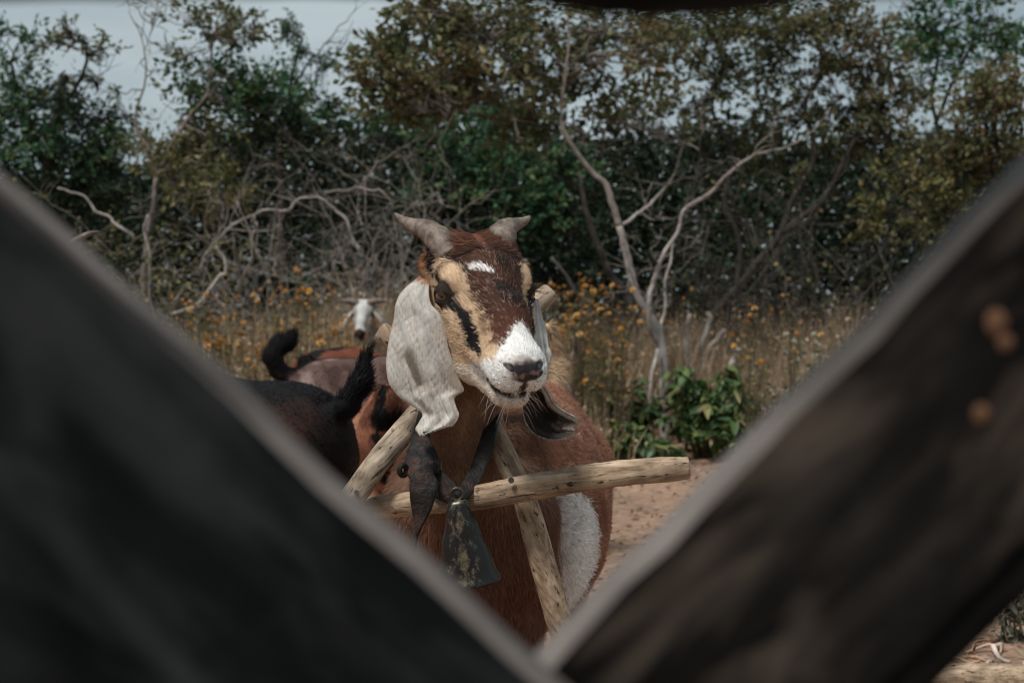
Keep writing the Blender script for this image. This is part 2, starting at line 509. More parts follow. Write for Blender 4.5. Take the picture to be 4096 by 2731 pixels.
def goat_body_sdf(p):
    """neck, trunk, legs in world space; the goat stands facing the lens"""
    d = ell(p, (-0.018, 2.56, 0.440), (0.146, 0.27, 0.190))
    d = smin(d, ell(p, (0.004, 2.68, 0.435), (0.158, 0.31, 0.200)), 0.10)
    d = smin(d, ell(p, (0.050, 2.88, 0.520), (0.095, 0.17, 0.125)), 0.08)
    d = smin(d, ell(p, (-0.066, 2.26, 0.410), (0.094, 0.15, 0.150)), 0.05)             # brisket
    d = smin(d, ell(p, (-0.010, 2.40, 0.595), (0.060, 0.16, 0.050)), 0.08)             # withers
    for sx in (-1, 1):
        d = smin(d, cone(p, (-0.064 + sx * 0.080, 2.30, 0.55), (-0.066 + sx * 0.078, 2.19, 0.41), 0.030, 0.040), 0.035)   # points of the shoulders
    d = smin(d, cone(p, (-0.066, 2.125, 0.46), (-0.066, 2.13, 0.34), 0.026, 0.036), 0.03)                                 # breastbone
    n0 = from_head(-0.055, 0, -0.022)
    d2 = cone(p, n0, (-0.072, 2.095, 0.660), 0.050, 0.047)
    d2 = smin(d2, cone(p, (-0.072, 2.095, 0.660), (-0.072, 2.130, 0.570), 0.047, 0.055), 0.04)
    d2 = smin(d2, cone(p, (-0.072, 2.130, 0.570), (-0.060, 2.240, 0.460), 0.055, 0.092), 0.06)
    d = smin(d, d2, 0.05)
    for sx in (-1, 1):
        x = -0.066 + sx * 0.062
        d = smin(d, cone(p, (x, 2.27, 0.46), (x, 2.22, 0.30), 0.066, 0.048), 0.05)
        d = smin(d, cone(p, (x, 2.20, 0.30), (x, 2.21, 0.17), 0.040, 0.026), 0.03)
        d = smin(d, cone(p, (x, 2.21, 0.17), (x, 2.22, 0.06), 0.024, 0.018), 0.02)
        d = smin(d, cone(p, (x, 2.22, 0.06), (x, 2.19, 0.02), 0.022, 0.024), 0.02)
        x = 0.045 + sx * 0.072
        d = smin(d, cone(p, (x, 2.88, 0.48), (x, 2.84, 0.33), 0.078, 0.055), 0.05)
        d = smin(d, cone(p, (x, 2.84, 0.33), (x, 2.97, 0.21), 0.045, 0.028), 0.03)
        d = smin(d, cone(p, (x, 2.97, 0.21), (x, 2.95, 0.06), 0.024, 0.018), 0.02)
        d = smin(d, cone(p, (x, 2.95, 0.06), (x, 2.92, 0.02), 0.022, 0.024), 0.02)
    # raised tail
    d = smin(d, cone(p, (0.075, 3.00, 0.590), (0.092, 3.06, 0.680), 0.026, 0.022), 0.02)
    d = smin(d, cone(p, (0.092, 3.06, 0.680), (0.074, 3.05, 0.750), 0.020, 0.009), 0.01)
    return d

def build_goat_skin():
    lo = HE - 0.17; hi = HE + 0.17
    xs = grid_axis(-0.26, 0.30, HE[0] - 0.105, HE[0] + 0.135, 0.011, 0.0024)
    ys = grid_axis(1.82, 3.16, HE[1] - 0.165, HE[1] + 0.115, 0.012, 0.0026)
    zs = grid_axis(0.0, 0.95, HE[2] - 0.160, HE[2] + 0.115, 0.011, 0.0024)
    X, Y, Z = xs[:, None, None].astype(np.float32), ys[None, :, None].astype(np.float32), zs[None, None, :].astype(np.float32)
    F = goat_body_sdf((X, Y, Z)).astype(np.float32)
    ix = np.nonzero((xs > lo[0]) & (xs < hi[0]))[0]; iy = np.nonzero((ys > lo[1]) & (ys < hi[1]))[0]; iz = np.nonzero((zs > lo[2]) & (zs < hi[2]))[0]
    sx, sy, sz = slice(ix[0], ix[-1] + 1), slice(iy[0], iy[-1] + 1), slice(iz[0], iz[-1] + 1)
    dx, dy, dz = X[sx] - HE[0], Y[:, sy] - HE[1], Z[:, :, sz] - HE[2]
    f = dx * HF[0] + dy * HF[1] + dz * HF[2]
    l = dx * HL[0] + dy * HL[1] + dz * HL[2]
    u = dx * HU[0] + dy * HU[1] + dz * HU[2]
    h = head_sdf(f.astype(np.float32), l.astype(np.float32), u.astype(np.float32))
    F[sx, sy, sz] = smin(F[sx, sy, sz], h, 0.03)
    return surface_nets(F, xs, ys, zs)

GV, GQ = build_goat_skin()
GN, _ = mesh_normals(GV, GQ)

W_A, W_B, W_C, W_D = Waves(28, seed=1), Waves(70, seed=2), Waves(160, seed=3), Waves(9, seed=4)
W_S = Waves(110, seed=5)
def seg_dist(P, pts, rad):
    """distance to a polyline less its own radius"""
    pts = np.asarray(pts, float); best = np.full(len(P), 9.0)
    for k in range(len(pts) - 1):
        a, b = pts[k], pts[k + 1]; ba = b - a
        h = np.clip(((P - a) @ ba) / (ba @ ba), 0, 1)
        best = np.minimum(best, np.linalg.norm(P - a - h[:, None] * ba, axis=1) - (rad[k] + (rad[k + 1] - rad[k]) * h))
    return best
MOUTH = [(164, 0, -41), (153, 22, -41), (122, 33, -44), (102, 41.5, -38.5)]
C_TAN, C_TAN2 = (0.62, 0.445, 0.30), (0.43, 0.27, 0.165)
C_MAROON, C_RED, C_BLK = (0.055, 0.027, 0.020), (0.120, 0.047, 0.030), (0.012, 0.011, 0.012)
C_WHITE, C_CREAM = (0.80, 0.79, 0.77), (0.62, 0.52, 0.42)
def coat(P):
    P = np.asarray(P); n = len(P)
    f, l, u = (a * 1000 for a in to_head(P)); al = np.abs(l)
    na, nb, nc, nd = W_A(P), W_B(P), W_C(P), W_D(P)
    H = np.stack([f, al, u], 1)
    # trunk
    c = np.tile(np.array((0.265, 0.120, 0.076)), (n, 1))
    c = mixc(c, (0.42, 0.20, 0.125), sstep(-0.3, 1.6, na * 0.6 + nd) * 0.55)
    c = mixc(c, (0.16, 0.05, 0.026), sstep(0.2, 1.8, nb * 0.5 - nd) * 0.6)
    c = c * np.exp(0.34 * W_S(P * np.array((1.0, 0.25, 0.5))))[:, None]  # streaky highlights and darks of fur clumps, put into the colour
    x, y, z = P[:, 0], P[:, 1], P[:, 2]
    # white flank patch, withers patch
    e = np.sqrt(((y - 2.395 - (0.42 - z) * 0.42) / 0.058)**2 + ((z - 0.395) / 0.112)**2) + 0.06 * nb + 0.04 * nc
    c = mixc(c, C_WHITE, sstep(1.06, 0.96, e) * (x > 0.02))
    wi = np.sqrt(((x + 0.012) / 0.055)**2 + ((y - 2.29) / 0.085)**2 + ((z - 0.62) / 0.05)**2) + 0.15 * nb
    c = mixc(c, (0.55, 0.52, 0.48), sstep(1.1, 0.8, wi)); c = mixc(c, C_BLK, sstep(0.3, 0.9, nb + 0.4 * na) * sstep(1.1, 0.8, wi))
    # tail: black with a pale fringe
    tl = (y > 2.97) & (z > 0.62)
    c = np.where(tl[:, None], mixc(c, (0.47, 0.33, 0.21), np.full(n, 0.95)), c)
    c = np.where((tl & (x < 0.070 + 0.004 * nb))[:, None], np.array(C_BLK)[None, :] * 1.3, c)
    # chest and neck
    ck = sstep(2.42, 2.28, y)
    c = mixc(c, (0.125, 0.058, 0.037), ck)
    nk = sstep(0.46, 0.58, z) * sstep(2.28, 2.20, y)
    c = mixc(c, (0.225, 0.135, 0.090), nk)
    c = mixc(c, (0.38, 0.245, 0.16), nk * sstep(-0.2, 1.4, na + 0.5 * nb) * 0.6)
    # ---- head
    hd = sstep(-95, -75, f) * sstep(0.585, 0.625, z) * (np.sqrt(f**2 + al**2 + u**2) < 235) * sstep(-98, -84, u)
    h = np.tile(np.array(C_TAN), (n, 1))
    h = mixc(h, C_TAN2, sstep(-0.6, 1.5, na + 0.6 * nb) * 0.5)
    h = mixc(h, (0.45, 0.32, 0.22), sstep(-45, -72, u) * 0.8)                              # under the jaw
    h = mixc(h, (0.34, 0.16, 0.08), sstep(-30, -62, f) * sstep(35, 55, al))                # rusty nape
    edge = np.interp(f, [-75, -25, -6, 20, 40, 72, 102, 131], [58, 46, 41, 36, 33.5, 32, 29, 27]) + 2.2 * nb + 1.6 * nc
    edge = edge + np.where(l > 0, 4, 0)
    bz = sstep(2.5, -2.5, al - edge) * sstep(-6, 4, u - np.interp(f, [-60, 0, 60, 120], [20, 25, 10, -2]))
    blaze = np.tile(np.array(C_MAROON), (n, 1))
    blaze = mixc(blaze, C_RED, np.clip(sstep(-22, -50, f) + 0.5 * sstep(75, 110, f) + 0.35 * sstep(0.2, 1.5, na), 0, 1))
    dk = sstep(30, 12, np.abs(f - 62 - 0.4 * l)) * sstep(24, 8, np.abs(l - 6)) + sstep(26, 12, np.abs(f + 8)) * sstep(26, 38, al) * 0.7 + sstep(14, 4, np.hypot(f - 4, l - 14)) + 0.35 * sstep(0.5, 1.4, nb)
    blaze = mixc(blaze, C_BLK, np.clip(dk, 0, 0.92))
    blaze = mixc(blaze, (0.36, 0.22, 0.155), sstep(0.5, 1.5, nc + 0.5 * nb) * 0.55)         # hair highlights put into the colour as pale flecks
    h = h * (1 - bz[:, None]) + blaze * bz[:, None]
    tb = seg_dist(H, [(-58, 52, 30), (-38, 61, 22), (-22, 66, 12)], [13, 13, 9]) + 2.5 * nb
    h = mixc(h, C_BLK, sstep(3, -3, tb))
    ey = np.sqrt((f - EYE[0] * 1000 - 2)**2 * 0.75 + (al - 60)**2 + (u - EYE[2] * 1000)**2)
    h = mixc(h, (0.030, 0.022, 0.018), sstep(24.5, 20, ey + 1.2 * nb))
    st = seg_dist(H, [(24, 53, 9), (60, 43.5, 5.5), (88, 40, -10), (108, 38, -14)], [6.5, 8.5, 10, 3]) + 1.6 * nb + 1.2 * nc
    h = mixc(h, C_BLK, sstep(2.0, -2.0, st))
    F0 = np.where(u > -2, 106 + 0.92 * np.abs(l - 7), 106 + 0.92 * np.minimum(np.abs(l - 7), 26)) - np.clip(-u - 8, 0, 90) * 1.15
    wm = sstep(-3.5, 3.5, f - F0 + 2.2 * nb + 2.5 * nc)
    h = mixc(h, C_WHITE, wm)
    h = mixc(h, C_CREAM, sstep(-40, -56, u) * wm * 0.9)                                    # chin
    sp = seg_dist(np.stack([f, l, u], 1), [(5, -30, 50), (12, -17, 54), (21, -5, 54)], [3.0, 5.0, 3.0]) + 0.9 * nc
    h = mixc(h, C_WHITE, sstep(1.2, -1.2, sp))
    # nose pad, lips
    pad = np.sqrt(((f - 168) / 14.5)**2 + (al / 27)**2 + ((u - 2) / 17)**2) + 0.12 * nb
    pm = sstep(1.12, 0.82, pad)
    pc = mixc(np.tile(np.array((0.042, 0.039, 0.042)), (n, 1)), (0.33, 0.21, 0.19), sstep(0.35, 1.0, nb + 0.5 * nc) * 0.8)
    pc = mixc(pc, (0.38, 0.32, 0.30), sstep(8, 17, u) * 0.75)
    h = h * (1 - pm[:, None]) + pc * pm[:, None]
    cl = sstep(6, 3, al + 1.2 * nb) * sstep(160, 164, f) * sstep(4, -4, u) * sstep(-36, -30, u)
    h = mixc(h, (0.06, 0.04, 0.035), cl)
    fr = sstep(0.8, 1.3, W_C(P * 1.7)) * sstep(138, 150, f) * sstep(-10, -18, u) * sstep(-44, -36, u)
    h = mixc(h, (0.10, 0.06, 0.05), fr * 0.8)
    mo = seg_dist(H, MOUTH, [7.6, 7.0, 6.0, 4.2])
    h = mixc(h, (0.030, 0.018, 0.014), sstep(2.2, -0.5, mo + 0.5 * nc))
    c = c * (1 - hd[:, None]) + h * hd[:, None]
    return np.clip(c, 0.004, 0.85)

def fur_flow(P, n):
    f, l, u = (a * 1000 for a in to_head(P))
    r = np.sqrt(f**2 + l**2 + u**2)
    hd = sstep(-110, -80, f) * sstep(0.60, 0.68, P[:, 2]) * sstep(235, 200, r) * sstep(-100, -78, u)
    # up the face from the nose, parting on the forehead
    wh = np.stack([f - 2, l], 1)
    up = -HF[None, :] + HL[None, :] * (np.sign(l) * 0.35)[:, None] - HU[None, :] * (sstep(20, -40, u) * 0.7)[:, None]
    pol = HL[None, :] * (np.sign(l) * 0.9)[:, None] - HF[None, :] * 0.1 + HU[None, :] * 0.2
    k = sstep(0, -35, f)[:, None]
    hdir = up * (1 - k) + pol * k
    neck = np.stack([np.zeros(len(P)), np.full(len(P), 0.15), np.full(len(P), -1.0)], 1)
    body = np.stack([np.zeros(len(P)), np.full(len(P), 1.0), np.full(len(P), -0.45)], 1)
    b = sstep(2.22, 2.40, P[:, 1])[:, None]
    d = neck * (1 - b) + body * b
    tl = ((P[:, 1] > 2.97) & (P[:, 2] > 0.62))[:, None]
    d = np.where(tl, np.array([0.55, 0.1, -0.75])[None, :], d)
    sw = np.stack([W_A(P * 0.5), W_A(P * 0.5 + 3.3), W_A(P * 0.5 + 7.7)], 1)
    return (d + 0.35 * sw) * (1 - hd[:, None]) + (hdir + 0.18 * sw) * hd[:, None]

def fur_len(P):
    f, l, u = (a * 1000 for a in to_head(P))
    r = np.sqrt(f**2 + l**2 + u**2)
    L = np.where(r < 230, 0.0085, 0.018)
    L = np.where((r < 230) & (f > 90), 0.0062, L)
    L = np.where((r < 230) & (f < -20) & (u > 25), 0.017, L)
    pad = np.sqrt(((f - 168) / 14.5)**2 + (l / 27)**2 + ((u - 2) / 17)**2)
    L = np.where(pad < 0.95, 0.0012, L)
    ey = np.sqrt((f - 2)**2 + (np.abs(l) - 57)**2 + (u - 6)**2)
    L = np.where(ey < 24, 0.0050, L); L = np.where(ey < 17.0, 0.0006, L)
    mo = seg_dist(np.stack([f, np.abs(l), u], 1), MOUTH, [7.0, 6.4, 5.2, 3.4])
    L = np.where(mo < 2.0, 0.0018, L)
    tl = (P[:, 1] > 2.97) & (P[:, 2] > 0.62)
    return np.where(tl, 0.022, L)

def fur_weight(C):
    f, l, u = (a * 1000 for a in to_head(C))
    r = np.sqrt(f**2 + l**2 + u**2)
    w = np.where(r < 240, 1.0, 0.16)
    w = np.where((r >= 240) & (C[:, 1] < 2.3), 0.30, w)
    return np.where((C[:, 1] > 2.97) & (C[:, 2] > 0.6), 0.5, w)

goat = empty('goat', (0.0, 2.5, 0.0), 0, 'brown horned goat with white muzzle and long pale ears, wearing a wooden yoke', 'goat', 'goats of the herd')
body = mesh_obj('body', np_mesh('goat_body', GV, GQ, coat(GV)), M_SKIN, goat)
body['label'] = 'red brown body and striped tan and maroon face'
grow_fur('fur', GV, GQ, GN, 230000, fur_weight, coat, fur_flow, fur_len, 0.00040, M_FUR, body, lift=0.40, jitter=0.24, jit_col=0.23)

# whiskers and lashes
def hairs(name, roots, dirs, lens, w, color, mat, parent, droop=0.3):
    acc = Acc()
    for p, d, L in zip(roots, dirs, lens):
        d = d / np.linalg.norm(d); s = np.cross(d, (0.2, 0.9, 0.1)); s /= np.linalg.norm(s)
        m = p + d * L * 0.5; t = p + d * L + np.array((0, 0, -droop * L))
        acc.add(np.array([p - s * w, p + s * w, m - s * w * 0.7, m + s * w * 0.7, t]), [[0, 1, 3, 2]], [[2, 3, 4]], color)
    return mesh_obj(name, acc.mesh(name), mat, parent)
R = np.random.default_rng(12)
ro, di, le = [], [], []
for k in range(44):
    s = R.choice((-1, 1)); a = R.random()
    p = from_head(0.150 + R.uniform(-0.035, 0.012), s * R.uniform(0.004, 0.026), -0.060 + R.uniform(-0.006, 0.030))
    d = HF * R.uniform(0.1, 0.8) + HL * s * R.uniform(0.3, 1.2) - HU * R.uniform(0.2, 1.1)
    ro.append(p); di.append(d); le.append(R.uniform(0.015, 0.040))
hairs('whiskers', ro, di, le, 0.00022, (0.55, 0.5, 0.45), M_FUR, body)
for s in (-1, 1):
    ro, di, le = [], [], []
    for k in range(24):
        a = R.uniform(-1, 1)
        p = from_head(EYE[0] + 0.013 * a + 0.005, s * (EYE[1] + 0.015 - 0.008 * a * (a > 0)), EYE[2] + 0.0135 - 0.006 * a * a)
        d = HL * s * 1.0 + HF * (0.5 + 0.5 * a) + HU * R.uniform(-0.15, 0.6)
        ro.append(p); di.append(d); le.append(R.uniform(0.008, 0.016))
    hairs('eyelashes', ro, di, le, 0.00028, (0.16, 0.10, 0.06), M_FUR, body, 0.15)

# eyes
m, N, L, b = new_mat('goat_eye')
tc = N.new('ShaderNodeTexCoord'); sx = N.new('ShaderNodeSeparateXYZ'); L.new(tc.outputs['Object'], sx.inputs[0])
vl = N.new('ShaderNodeVectorMath'); vl.operation = 'LENGTH'
cx = N.new('ShaderNodeCombineXYZ'); L.new(sx.outputs[0], cx.inputs[0]); L.new(sx.outputs[1], cx.inputs[1]); L.new(cx.outputs[0], vl.inputs[0])
sc_ = N.new('ShaderNodeMath'); sc_.operation = 'MULTIPLY'; sc_.inputs[1].default_value = 50.0; L.new(vl.outputs['Value'], sc_.inputs[0])
r = ramp(N, [(0.0, (0.12, 0.055, 0.020)), (0.36, (0.14, 0.062, 0.022)), (0.47, (0.05, 0.022, 0.010)), (0.52, (0.012, 0.008, 0.006))]); L.new(sc_.outputs[0], r.inputs[0])
nn_ = noise(N, L, tc.outputs['Object'], 420, 3); L.new(mix(N, L, 0.35, r.outputs[0], nn_.outputs['Fac'], 'MULTIPLY'), b.inputs['Base Color'])
b.inputs['Roughness'].default_value = 0.08; b.inputs['Coat Weight'].default_value = 0.6
M_EYE = m
m, N, L, b = new_mat('goat_pupil'); b.inputs['Base Color'].default_value = (0.004, 0.004, 0.005, 1); b.inputs['Roughness'].default_value = 0.1
M_PUPIL = m
def sphere_mesh(name, r, nu=20, nv=14):
    bm = bmesh.new(); bmesh.ops.create_uvsphere(bm, u_segments=nu, v_segments=nv, radius=r)
    for f_ in bm.faces: f_.smooth = True
    me = bpy.data.meshes.new(name); bm.to_mesh(me); bm.free(); return me
eye_me = sphere_mesh('goat_eyeball', 0.0156, 32, 20); eye_me.materials.append(M_EYE)
pv, pq = [], []
for i in range(13):
    for j in range(5):
        a = (i / 12 - 0.5) * 0.0125; bb = (j / 4 - 0.5) * 0.0042 * (1 - 0.5 * abs(i / 6 - 1)**3)
        z_ = math.sqrt(max(0.0157**2 - a * a - bb * bb, 0)) + 0.0001
        pv.append((a, bb, z_))
for i in range(12):
    for j in range(4): pq.append((i * 5 + j, (i + 1) * 5 + j, (i + 1) * 5 + j + 1, i * 5 + j + 1))
pup_me = np_mesh('goat_pupil', pv, np.array(pq)); pup_me.materials.append(M_PUPIL)
for s in (-1, 1):
    c = from_head(EYE[0], s * EYE[1], EYE[2])
    zc = HF * EYE_N[0] * 1.15 + HL * s * EYE_N[1] + HU * EYE_N[2] * 0.75; zc /= np.linalg.norm(zc)
    xa = HF - zc * (HF @ zc); xa = xa - 0.25 * s * 0; xa /= np.linalg.norm(xa); ya = np.cross(zc, xa)
    M4 = Matrix([[xa[0], ya[0], zc[0], c[0]], [xa[1], ya[1], zc[1], c[1] - 2.5], [xa[2], ya[2], zc[2], c[2]], [0, 0, 0, 1]])
    eo = mesh_obj('eye', eye_me, None, goat, M4)
    mesh_obj('pupil', pup_me, None, eo, Matrix.Identity(4))

# horns
m, N, L, b = new_mat('horn')
tc = N.new('ShaderNodeTexCoord')
n1 = noise(N, L, tc.outputs['Object'], 55, 6, 0.65); r = ramp(N, [(0.32, (0.040, 0.027, 0.020)), (0.50, (0.135, 0.098, 0.077)), (0.70, (0.27, 0.21, 0.17))]); L.new(n1.outputs['Fac'], r.inputs[0])
L.new(r.outputs[0], b.inputs['Base Color']); b.inputs['Roughness'].default_value = 0.6
n2 = noise(N, L, mapping(N, L, tc.outputs['Object'], (220, 90, 90)), 1.0, 5, 0.6); bump(N, L, b, n2.outputs['Fac'], 0.5, 0.0015)
M_HORN = m
def horn_mesh(rows, seed):
    P = spline([(*at(x, y, d), r) for x, y, d, r in rows], 40)
    r = P[:, 3] * (1 + 0.045 * np.sin(np.linspace(0, 52, 40)) * np.linspace(1, 0.3, 40))
    V, Q, T = tube(P[:, :3], r, 20, 0.85, 0.03, seed)
    return np_mesh('goat_horn', V, [Q, T])
h = mesh_obj('horn', horn_mesh([(1812, 1030, 2.005, .023), (1765, 968, 2.015, .0215), (1715, 925, 2.03, .0175), (1660, 903, 2.05, .0120), (1615, 883, 2.065, .0075), (1583, 857, 2.075, .0026)], 1), M_HORN, goat)
h = mesh_obj('horn', horn_mesh([(1990, 1005, 2.03, .022), (2002, 952, 2.04, .0212), (2025, 915, 2.055, .0165), (2063, 898, 2.07, .0105), (2097, 884, 2.08, .0065), (2118, 866, 2.09, .0024)], 2), M_HORN, goat)

# ears
M_EAR = mat_attr('ear_skin', rough=0.75, spec=0.15, transl=0.12, jitter=0.15, jscale=70, bump_s=0.5, bump_scale=260)
def shell(L3, R3, ns, nt, bulge, thick, relief, color_fn, notch=None, name='ear'):
    """a thin leathery sheet spanned between two edge curves, with real thickness"""
    A, B = spline(L3, ns), spline(R3, ns)
    s, t = np.linspace(0, 1, ns)[:, None], np.linspace(0, 1, nt)[None, :]
    P = A[:, None, :] * (1 - t[..., None]) + B[:, None, :] * t[..., None]
    if notch is not None:
        k = notch(s, t)[..., None]
        P = P - np.gradient(P, axis=0) * ns * k
    P[..., 1] += bulge(s, t) + 0 * s * t
    dS, dT = np.gradient(P, axis=0), np.gradient(P, axis=1)
    Nn = np.cross(dS, dT); Nn /= np.linalg.norm(Nn, axis=2)[..., None] + 1e-12
    if Nn[..., 1].mean() > 0: Nn = -Nn
    rl = relief(s, t, P)
    F = P + Nn * rl[..., None]
    th = thick * np.minimum(1, 0.35 + 3 * np.minimum(t, 1 - t)) + 0 * s
    Bk = P - Nn * th[..., None]
    V = np.concatenate([F.reshape(-1, 3), Bk.reshape(-1, 3)]); m = ns * nt
    i, j = np.meshgrid(np.arange(ns - 1), np.arange(nt - 1), indexing='ij'); i = i.ravel(); j = j.ravel()
    q = np.stack([i * nt + j, i * nt + j + 1, (i + 1) * nt + j + 1, (i + 1) * nt + j], 1)
    e1 = V[q[0, 1]] - V[q[0, 0]]; e2 = V[q[0, 3]] - V[q[0, 0]]
    mid = len(q) // 2
    nq = np.cross(V[q[mid, 1]] - V[q[mid, 0]], V[q[mid, 3]] - V[q[mid, 0]])
    if nq @ Nn[ns // 2, nt // 2] < 0: q = q[:, ::-1]
    rim = []
    edge = [(k, 0) for k in range(ns)] + [(ns - 1, k) for k in range(1, nt)] + [(k, nt - 1) for k in range(ns - 2, -1, -1)] + [(0, k) for k in range(nt - 2, 0, -1)]
    ids = [a * nt + c_ for a, c_ in edge]
    for a, c_ in zip(ids, ids[1:] + ids[:1]): rim.append((a, c_, c_ + m, a + m))
    Q = np.concatenate([q, q[:, ::-1] + m, np.array(rim)])
    S = np.concatenate([np.stack([np.broadcast_to(s, (ns, nt)).ravel(), np.broadcast_to(t, (ns, nt)).ravel(), np.full(m, side)], 1) for side in (1.0, -1.0)])
    Nv = np.concatenate([Nn.reshape(-1, 3), -Nn.reshape(-1, 3)])
    return V, Q, S, Nv
def z3(zx, zy, d): return tuple(at(1500 + zx * .4464, 1050 + zy * .4464, d))
def z2(zx, zy, d): return tuple(at(2050 + zx * .4464, 1100 + zy * .4464, d))

eL = [(455, 80, 2.035), (350, 160, 2.030), (232, 268, 2.022), (182, 380, 2.020), (170, 490, 2.020), (143, 610, 2.020), (113, 760, 2.018), (101, 915, 2.015), (120, 1060, 2.012), (172, 1150, 2.009), (240, 1222, 2.006), (345, 1292, 2.002), (425, 1352, 1.998), (392, 1432, 1.994), (364, 1488, 1.990), (398, 1548, 1.986)]
eR = [(500, 105, 2.015), (485, 200, 2.008), (482, 290, 2.000), (505, 375, 1.992), (592, 470, 1.984), (632, 585, 1.980), (652, 740, 1.979), (706, 905, 1.980), (760, 1055, 1.981), (795, 1140, 1.981), (712, 1205, 1.981), (726, 1285, 1.980), (752, 1362, 1.979), (712, 1440, 1.978), (640, 1475, 1.977), (450, 1528, 1.978)]
def e_bulge(s, t): return -0.011 * np.sin(np.pi * np.clip(t, 0, 1))**0.9 * np.interp(s, [0, .1, .5, .8, 1], [.35, .7, 1, .62, .40])
wv, wv2 = Waves(1.0, 9, 21), Waves(1.0, 9, 22)
wvE, wvF = Waves(1.0, 9, 23), Waves(1.0, 7, 24)
def ear_q(P, fx, fz, sl=0.35): 
    x, z = P[..., 0] - EAR0[0], P[..., 2] - EAR0[2]
    return np.stack([(x + sl * z) * fx, z * fz, 0 * x], -1)
EAR0 = np.array(z3(400, 700, 1.97))
EAR_PIT = [np.array(z3(*q_)) for q_ in ((285, 850, 1.97), (340, 950, 1.97), (400, 1090, 1.97))]
def ear_pit(P):
    best = np.full(P.shape[:-1], 9.0)
    for a_, b_ in zip(EAR_PIT[:-1], EAR_PIT[1:]):
        ba = (b_ - a_)[[0, 2]]; pa = P[..., [0, 2]] - a_[[0, 2]]; h_ = np.clip((pa @ ba) / (ba @ ba), 0, 1)
        best = np.minimum(best, np.linalg.norm(pa - h_[..., None] * ba, axis=-1))
    return np.exp(-(best / 0.0075)**2)
def e_relief(s, t, P):
    s_, t_ = np.broadcast_arrays(s, t)
    crease = -np.exp(-(wvE(ear_q(P, 48, 6)) / 0.34)**2) * 0.0009 - np.exp(-(wvF(ear_q(P, 40, 22, -0.6)) / 0.12)**2) * 0.0004
    fold = np.sin(2 * np.pi * (t_ * 2.1 + 0.35 * s_ + 0.12 * wv2(ear_q(P, 9, 9)))) * np.interp(s_, [0, .25, .6, 1], [.2, .8, 1, .7])
    r = crease + 0.0022 * fold + 0.0006 * wv2(ear_q(P, 30, 14))
    lip = np.exp(-((s_ - 0.90) / 0.03)**2) * sstep(.25, .5, t_)
    return (r - 0.0045 * ear_pit(P) + 0.0 * lip) * np.minimum(1, 6 * np.minimum(t_, 1 - t_)) * sstep(0.0, 0.12, s_)
EV, EQ, ES, EN = shell([z3(*p) for p in eL], [z3(*p) for p in eR], 150, 70, e_bulge, 0.0036, e_relief, None)
def ear_coat(S, P):
    s, t = S[:, 0], S[:, 1]
    c = np.tile(np.array((0.55, 0.525, 0.49)), (len(s), 1))
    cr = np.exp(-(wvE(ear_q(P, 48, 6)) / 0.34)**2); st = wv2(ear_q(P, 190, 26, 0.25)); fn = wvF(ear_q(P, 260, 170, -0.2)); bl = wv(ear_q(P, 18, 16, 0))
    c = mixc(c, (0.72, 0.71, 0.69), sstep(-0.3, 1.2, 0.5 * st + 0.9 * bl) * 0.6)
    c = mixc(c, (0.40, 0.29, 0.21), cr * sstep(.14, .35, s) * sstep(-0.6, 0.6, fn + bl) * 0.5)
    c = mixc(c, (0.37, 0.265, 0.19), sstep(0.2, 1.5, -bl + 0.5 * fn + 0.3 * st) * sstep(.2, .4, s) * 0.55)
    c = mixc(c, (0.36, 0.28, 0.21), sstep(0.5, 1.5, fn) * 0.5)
    c = mixc(c, (0.22, 0.155, 0.11), ear_pit(P) * 0.7)  # shade of the fold's hollow put into the colour
    c = mixc(c, (0.46, 0.37, 0.28), sstep(0.05, 0.0, np.minimum(t, 1 - t)) * 0.6)
    c = mixc(c, (0.30, 0.145, 0.075), sstep(0.085, 0.045, s + 0.012 * fn))
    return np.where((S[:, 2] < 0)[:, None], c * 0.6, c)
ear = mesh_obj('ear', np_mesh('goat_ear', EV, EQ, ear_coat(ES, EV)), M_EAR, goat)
ear['label'] = 'broad pale grey ear hanging with wrinkled ragged tip'
from_idx = {}
def ear_fur(V, Q, S, Nv, coatf, parent, count, seed, ln=0.0042):
    r = np.random.default_rng(seed)
    Cc = lambda P: None
    A = np.linalg.norm(np.cross(V[Q[:, 2]] - V[Q[:, 0]], V[Q[:, 3]] - V[Q[:, 1]]), axis=1)
    f = r.choice(len(Q), count, p=A / A.sum()); q = Q[f]; u, v = r.random((count, 1)), r.random((count, 1))
    bl = lambda X: (X[q[:, 0]] * (1 - u) + X[q[:, 1]] * u) * (1 - v) + (X[q[:, 3]] * (1 - u) + X[q[:, 2]] * u) * v
    P, n, ss = bl(V), bl(Nv), bl(S)
    n /= np.linalg.norm(n, axis=1)[:, None] + 1e-9
    d = np.array([[0.0, 0, -1.0]]) + r.normal(size=(count, 3)) * 0.3; d -= n * (d * n).sum(1)[:, None]; d /= np.linalg.norm(d, axis=1)[:, None] + 1e-9
    d1 = d + n * (0.35 * r.uniform(.3, 1.6, count))[:, None]; sd = np.cross(d, n); L_ = (ln * r.uniform(.5, 1.3, count))[:, None]
    w = 0.00036; base = P - n * 0.0005; t = base + d1 * L_
    VV = np.stack([base - sd * w, base + sd * w, t], 1).reshape(-1, 3)
    c = coatf(ss, P) * np.exp(r.normal(size=(count, 1)) * 0.16)
    nn = n + sd * r.normal(size=(count, 1)) * 0.3; nn /= np.linalg.norm(nn, axis=1)[:, None]
    me = np_mesh('ear_fur', VV, np.arange(count * 3).reshape(-1, 3), np.repeat(np.clip(c, 0, .85), 3, axis=0), np.repeat(nn, 3, axis=0))
    return mesh_obj('fur', me, M_FUR, parent)
ear_fur(EV, EQ, ES, EN, ear_coat, ear, 46000, 5, 0.0021)

